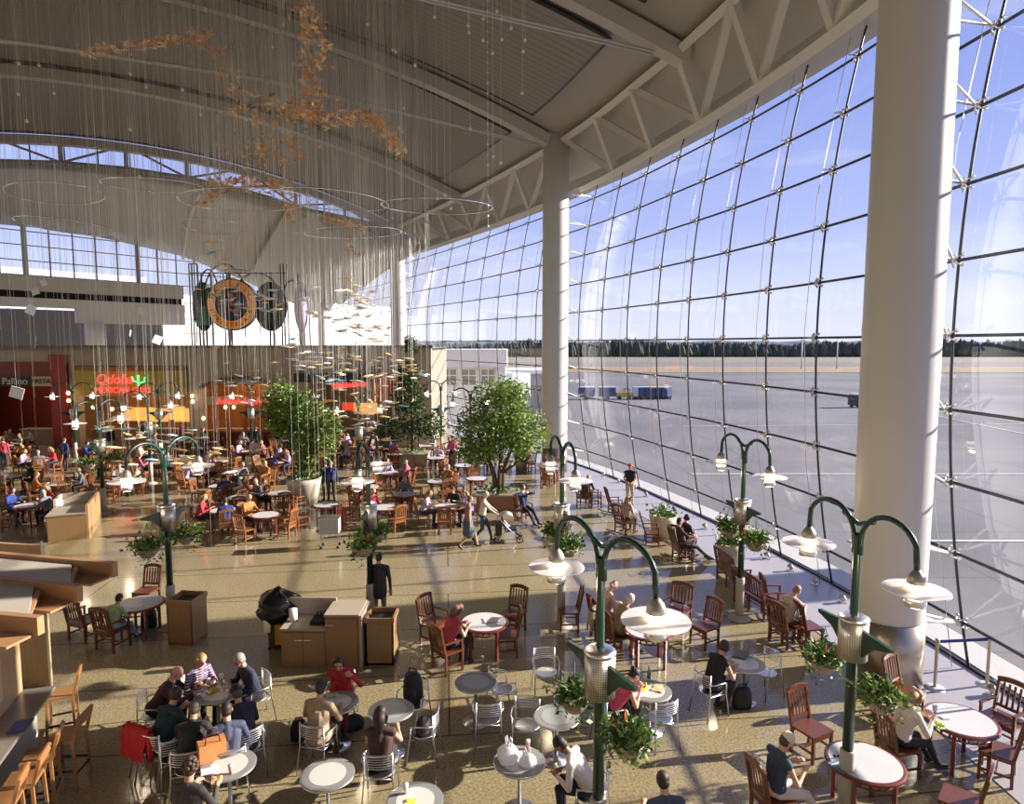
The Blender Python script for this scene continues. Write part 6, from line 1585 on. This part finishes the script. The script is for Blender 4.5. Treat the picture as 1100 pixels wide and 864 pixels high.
MB().bar(A + dd * .45 - nn * .05 - o2 + Vector((0, 0, 2.02)), A + dd * .5 - nn * .05 - o2 + Vector((0, 0, 2.02)), .03, .05).build('wall_spot', M_warm, kw)
bc = thing('bar_counter', (c0.x, c0.y, 0), 0, 'long grey bar counter along the wood panelled kiosk wall', 'counter'); 
mid_ = nn * .2
MB().bar(mid_ + Vector((0, 0, 1.03)), mid_ + dd * 4.5 + Vector((0, 0, 1.03)), .44, .05).build('worktop', mat('bar_grey', (.16, .15, .13), .25), bc)
MB().bar(mid_ + nn * .12 + Vector((0, 0, .5)), mid_ + nn * .12 + dd * 4.5 + Vector((0, 0, .5)), .1, 1.0, up=(0, 0, 1)).build('front_panel', mat('bar_front', (.3, .28, .26), .5), bc)
fp = P(22, 781, 1.06); fo = thing('blue_folder', fp, math.atan2(dd.y, dd.x), 'dark blue folder lying on the bar counter', 'folder'); MB().box((0, 0, .012), (.34, .24, .022)).build('cover', mat('folder_blue', (.02, .03, .13), .5), fo); MB().box((.0, 0, .024), (.3, .2, .004)).build('sheet', mat('folder_blue2', (.03, .045, .18), .5), fo)
for i, (px, py, la) in enumerate(((66, 745, 'farthest bar stool beside the kiosk corner'), (72, 790, 'second bar stool from the kiosk corner, standing pulled out'), (42, 812, 'third bar stool from the kiosk corner'), (24, 838, 'fourth bar stool at the grey counter'), (0, 862, 'nearest bar stool cut by the left edge'))):
    p = at(px, py, .74); ST.put(p, math.atan2(nn.y, nn.x) - PI / 2 + (.15, -.2, .1, 0, .05)[i], la)
for px, py in ((1065, 748),): pass
M_spotlight = None

# ------------------------------------------------------------------ far food court: tables, chairs, people
FR = random.Random(21)
far_specs = [dict(top=(.02, .05, .25), pants=BLACK, n='blue'), dict(top=(.62, .58, .56), pants=NAVY, n='white'), dict(top=(.45, .03, .04), pants=NAVY, n='red', woman=True, style='long'),
             dict(top=(.015, .015, .02), pants=BLACK, n='black'), dict(top=(.30, .30, .22), pants=(.1, .09, .07), n='olive'), dict(top=(.50, .12, .18), pants=NAVY, n='rose', woman=True, style='bob'),
             dict(top=(.16, .18, .22), pants=BLACK, n='slate grey', hair=(.4, .38, .36)), dict(top=(.55, .45, .65), pants=(.05, .05, .1), n='lilac', woman=True, style='long', hair=(.4, .25, .1)), dict(top=(.50, .20, .05), pants=BLACK, n='orange')]
FP = []
for i, s in enumerate(far_specs):
    s = dict(s); n = s.pop('n'); s.setdefault('hair', ((.04, .03, .02), (.2, .12, .06), (.45, .32, .18))[i % 3]); s['lean'] = 6 + 5 * (i % 4); s['hands'] = [(-.15, .42, .82), (.15, .40, .84)]
    t = person(s, False); del t['_hx']; del t['_hz']; FP.append((Proto(t), n))
FS = []
for i, (top, pants, n) in enumerate((((.03, .06, .2), NAVY, 'navy'), ((.6, .56, .5), (.3, .25, .18), 'cream'), ((.02, .02, .02), BLACK, 'black'), ((.5, .05, .07), NAVY, 'crimson'))):
    t = person(dict(pose='stand', lean=1, top=top, pants=pants, hair=(.08, .05, .03)), False); del t['_hx']; del t['_hz']; FS.append((Proto(t), n))
def far_person(p, yaw, k=None):
    pr, n = FP[k if k is not None else FR.randrange(len(FP))]
    pr.put(p, yaw, 'diner in a %s top seated among the far food court tables' % n, 'far diners in %s tops' % n)
placed = []
def cluster(px, py, nch, seats, table='round', orange=True):
    """a table with chairs; seats = which chairs are taken (None picks)"""
    c = at(px, py, .74)
    for q in placed:
        if (q - c).length < 1.25: return
    placed.append(c)
    if table == 'round': FTB.put(c, 0, 'round pale-topped table among the far food court tables', 'far food court tables')
    a0 = FR.random() * 6.28
    for k in range(nch):
        a = a0 + 2 * PI * k / nch + FR.gauss(0, .12); r = .78 + FR.random() * .14; p = c + Vector((math.cos(a) * r, math.sin(a) * r, 0)); yaw = a + PI / 2
        if k in seats or (seats == 'r' and FR.random() < .62): far_person(p, yaw)
        FCH.put(p, yaw + FR.gauss(0, .06), 'slatted wooden chair in warm-lit orange-brown among the far food court tables', 'far food court chairs')
FTB = Proto(wood_table('round_table', .50)); FCH = OC
mid_tables = [((285, 553), 4, (1,)), ((258, 534), 3, (0,)), ((240, 548), 3, (0, 1)), ((300, 530), 3, (0,)), ((268, 513), 4, (0, 1, 2)), ((236, 522), 3, (0, 1)), ((350, 542), 2, ()), ((434, 531), 3, (0,)),
              ((480, 544), 4, (0, 1, 2)), ((518, 490), 2, ()), ((470, 517), 3, (0,)), ((396, 523), 3, (1,)), ((200, 552), 3, (0, 1)), ((30, 543), 4, (0, 1, 2)), ((64, 520), 4, (0, 2)), ((12, 512), 3, (0, 1)), ((125, 515), 4, (0, 1)), ((168, 498), 3, (0, 1)), ((95, 500), 4, (0, 1)),
              ((325, 520), 0, ()), ((590, 503), 2, (0,)), ((468, 492), 3, (1,)), ((498, 500), 3, ()), ((512, 514), 2, ()), ((452, 516), 3, (0, 2)), ((488, 484), 3, (0,)), ((560, 489), 3, (0,)), ((412, 545), 2, (0,)), ((420, 508), 3, (0, 1))]
for (px, py), n, s in mid_tables:
    if n: cluster(px, py, n, s)
for row, (y, x0, x1, st) in enumerate(((30.5, -26, -12, 2.5), (33.0, -27, -9.5, 2.4), (35.5, -28, -4, 2.4), (38.0, -30, -5, 2.5), (40.0, -31, -6, 2.6))):
    x = x0
    while x < x1:
        xx = x + FR.gauss(0, .3); yy = y + FR.gauss(0, .3); c = Vector((xx, yy, 0))
        px = 550 + xx / yy * FPX
        if FR.random() < .86 and not (300 < px < 345 and 28 < yy < 34) and all((q - c).length > 1.9 for q in placed) and all(math.hypot(l[0][0] - xx, l[0][1] - yy) > 1.2 for l in lamps):
            d = ray(px, 500); 
            placed.append(c); FTB.put(c, 0, 'round pale-topped table among the far food court tables', 'far food court tables')
            a0 = FR.random() * 6.28; nn_ = FR.choice((2, 3, 3, 4))
            for k in range(nn_):
                a = a0 + 2 * PI * k / nn_; r = .84; p = c + Vector((math.cos(a) * r, math.sin(a) * r, 0))
                if FR.random() < .8: far_person(p, a + PI / 2)
                FCH.put(p, a + PI / 2, 'slatted wooden chair in warm-lit orange-brown among the far food court tables', 'far food court chairs')
        x += st + FR.random() * .5
for i in range(22):
    x, y = -27 + FR.random() * 21, FR.choice((34.3, 36.7, 39.1, 41.0)) + FR.gauss(0, .2)
    if any(math.hypot(q.x - x, q.y - y) < 1.1 for q in placed): continue
    placed.append(Vector((x, y, 0))); pr, n = FS[FR.randrange(4)]
    pr.put((x, y, 0), FR.random() * 6.28, 'standing person in a %s top walking among the far tables' % n, 'far standing people in %s tops' % n)
put_person(dict(pose='stand', lean=1, top=(.6, .14, .24), pants=NAVY, hair=(.5, .35, .2), woman=True), 'person in a pink top standing left of the broad tree', 486, 470, at(480, 600, 0), near=False)
# trolley left of the lamp behind the station
t = thing('tray_trolley', P(355, 588), .1, 'small grey tray trolley on castors left of the station lamp post', 'trolley')
MB().box((0, 0, .75), (.62, .5, .5)).build('bin_box', mat('trolley_grey', (.42, .42, .42), .5), t); MB().box((0, 0, 1.02), (.66, .54, .03)).build('tray_top', M_alu, t)
for x in (-.27, .27):
    for y in (-.2, .2): MB().bar((x, y, .08), (x, y, 1.0), .025, .025).build('leg', M_alu, t); MB().ell((x, y, .05), (.05, .03, .05), 8).build('castor', M_black, t)
# ------------------------------------------------------------------ light
wd = bpy.data.worlds.new('sky'); sc.world = wd; wd.use_nodes = True; nt = wd.node_tree; N = nt.nodes; L = nt.links
bg = N['Background']; tc = N.new('ShaderNodeTexCoord'); sp = N.new('ShaderNodeSeparateXYZ'); L.new(tc.outputs['Generated'], sp.inputs[0])
rp = N.new('ShaderNodeValToRGB'); L.new(sp.outputs['Z'], rp.inputs[0]); e = rp.color_ramp.elements
e[0].position = 0.0; e[0].color = (.80, .82, .96, 1); e[1].position = 1.0; e[1].color = (.10, .17, .5, 1)
for p_, c_ in ((.06, (.70, .75, .96, 1)), (.16, (.47, .55, .93, 1)), (.30, (.33, .42, .85, 1)), (.5, (.22, .31, .72, 1))):
    q = e.new(p_); q.color = c_
mp = N.new('ShaderNodeMapping'); mp.inputs['Scale'].default_value = (1.5, 1.5, 9); mp.inputs['Rotation'].default_value = (0, .25, .3); L.new(tc.outputs['Generated'], mp.inputs[0])
nz = N.new('ShaderNodeTexNoise'); nz.inputs['Scale'].default_value = 2.2; nz.inputs['Detail'].default_value = 7; L.new(mp.outputs[0], nz.inputs[0])
cr = N.new('ShaderNodeValToRGB'); cr.color_ramp.elements[0].position = .52; cr.color_ramp.elements[0].color = (0, 0, 0, 1); cr.color_ramp.elements[1].position = .8; cr.color_ramp.elements[1].color = (.5, .5, .5, 1); L.new(nz.outputs['Fac'], cr.inputs[0])
mx = N.new('ShaderNodeMix'); mx.data_type = 'RGBA'; mx.inputs['B'].default_value = (.9, .92, 1.0, 1); L.new(cr.outputs[0], mx.inputs['Factor']); L.new(rp.outputs[0], mx.inputs['A'])
L.new(mx.outputs['Result'], bg.inputs['Color']); bg.inputs['Strength'].default_value = 1.15
sun = bpy.data.lights.new('sun', 'SUN'); sun.energy = 14; sun.color = (1, .90, .77); sun.angle = math.radians(.6)
so = bpy.data.objects.new('sun', sun); COL.objects.link(so)
az, el = math.radians(78), math.radians(21)
sd = Vector((math.cos(el) * math.sin(az), math.cos(el) * math.cos(az), math.sin(el)))
so.rotation_euler = sd.to_track_quat('Z', 'Y').to_euler(); so.location = (60, 10, 40)
vs_ = sc.view_settings; vs_.view_transform = 'Standard'; vs_.look = 'None'; vs_.exposure = 0.08; vs_.gamma = 1; vs_.use_curve_mapping = False
cy = sc.cycles; cy.max_bounces = 8; cy.diffuse_bounces = 4; cy.glossy_bounces = 4; cy.transparent_max_bounces = 40; cy.transmission_bounces = 4
cy.sample_clamp_indirect = 6; cy.use_denoising = True; cy.caustics_reflective = False; cy.caustics_refractive = False
# drop unused mesh blocks
for o in list(bpy.data.objects):
    if o.location.z < -40 and o.parent is None:
        for c in kids(o):
            for d in kids(c): bpy.data.objects.remove(d)
            bpy.data.objects.remove(c)
        bpy.data.objects.remove(o)
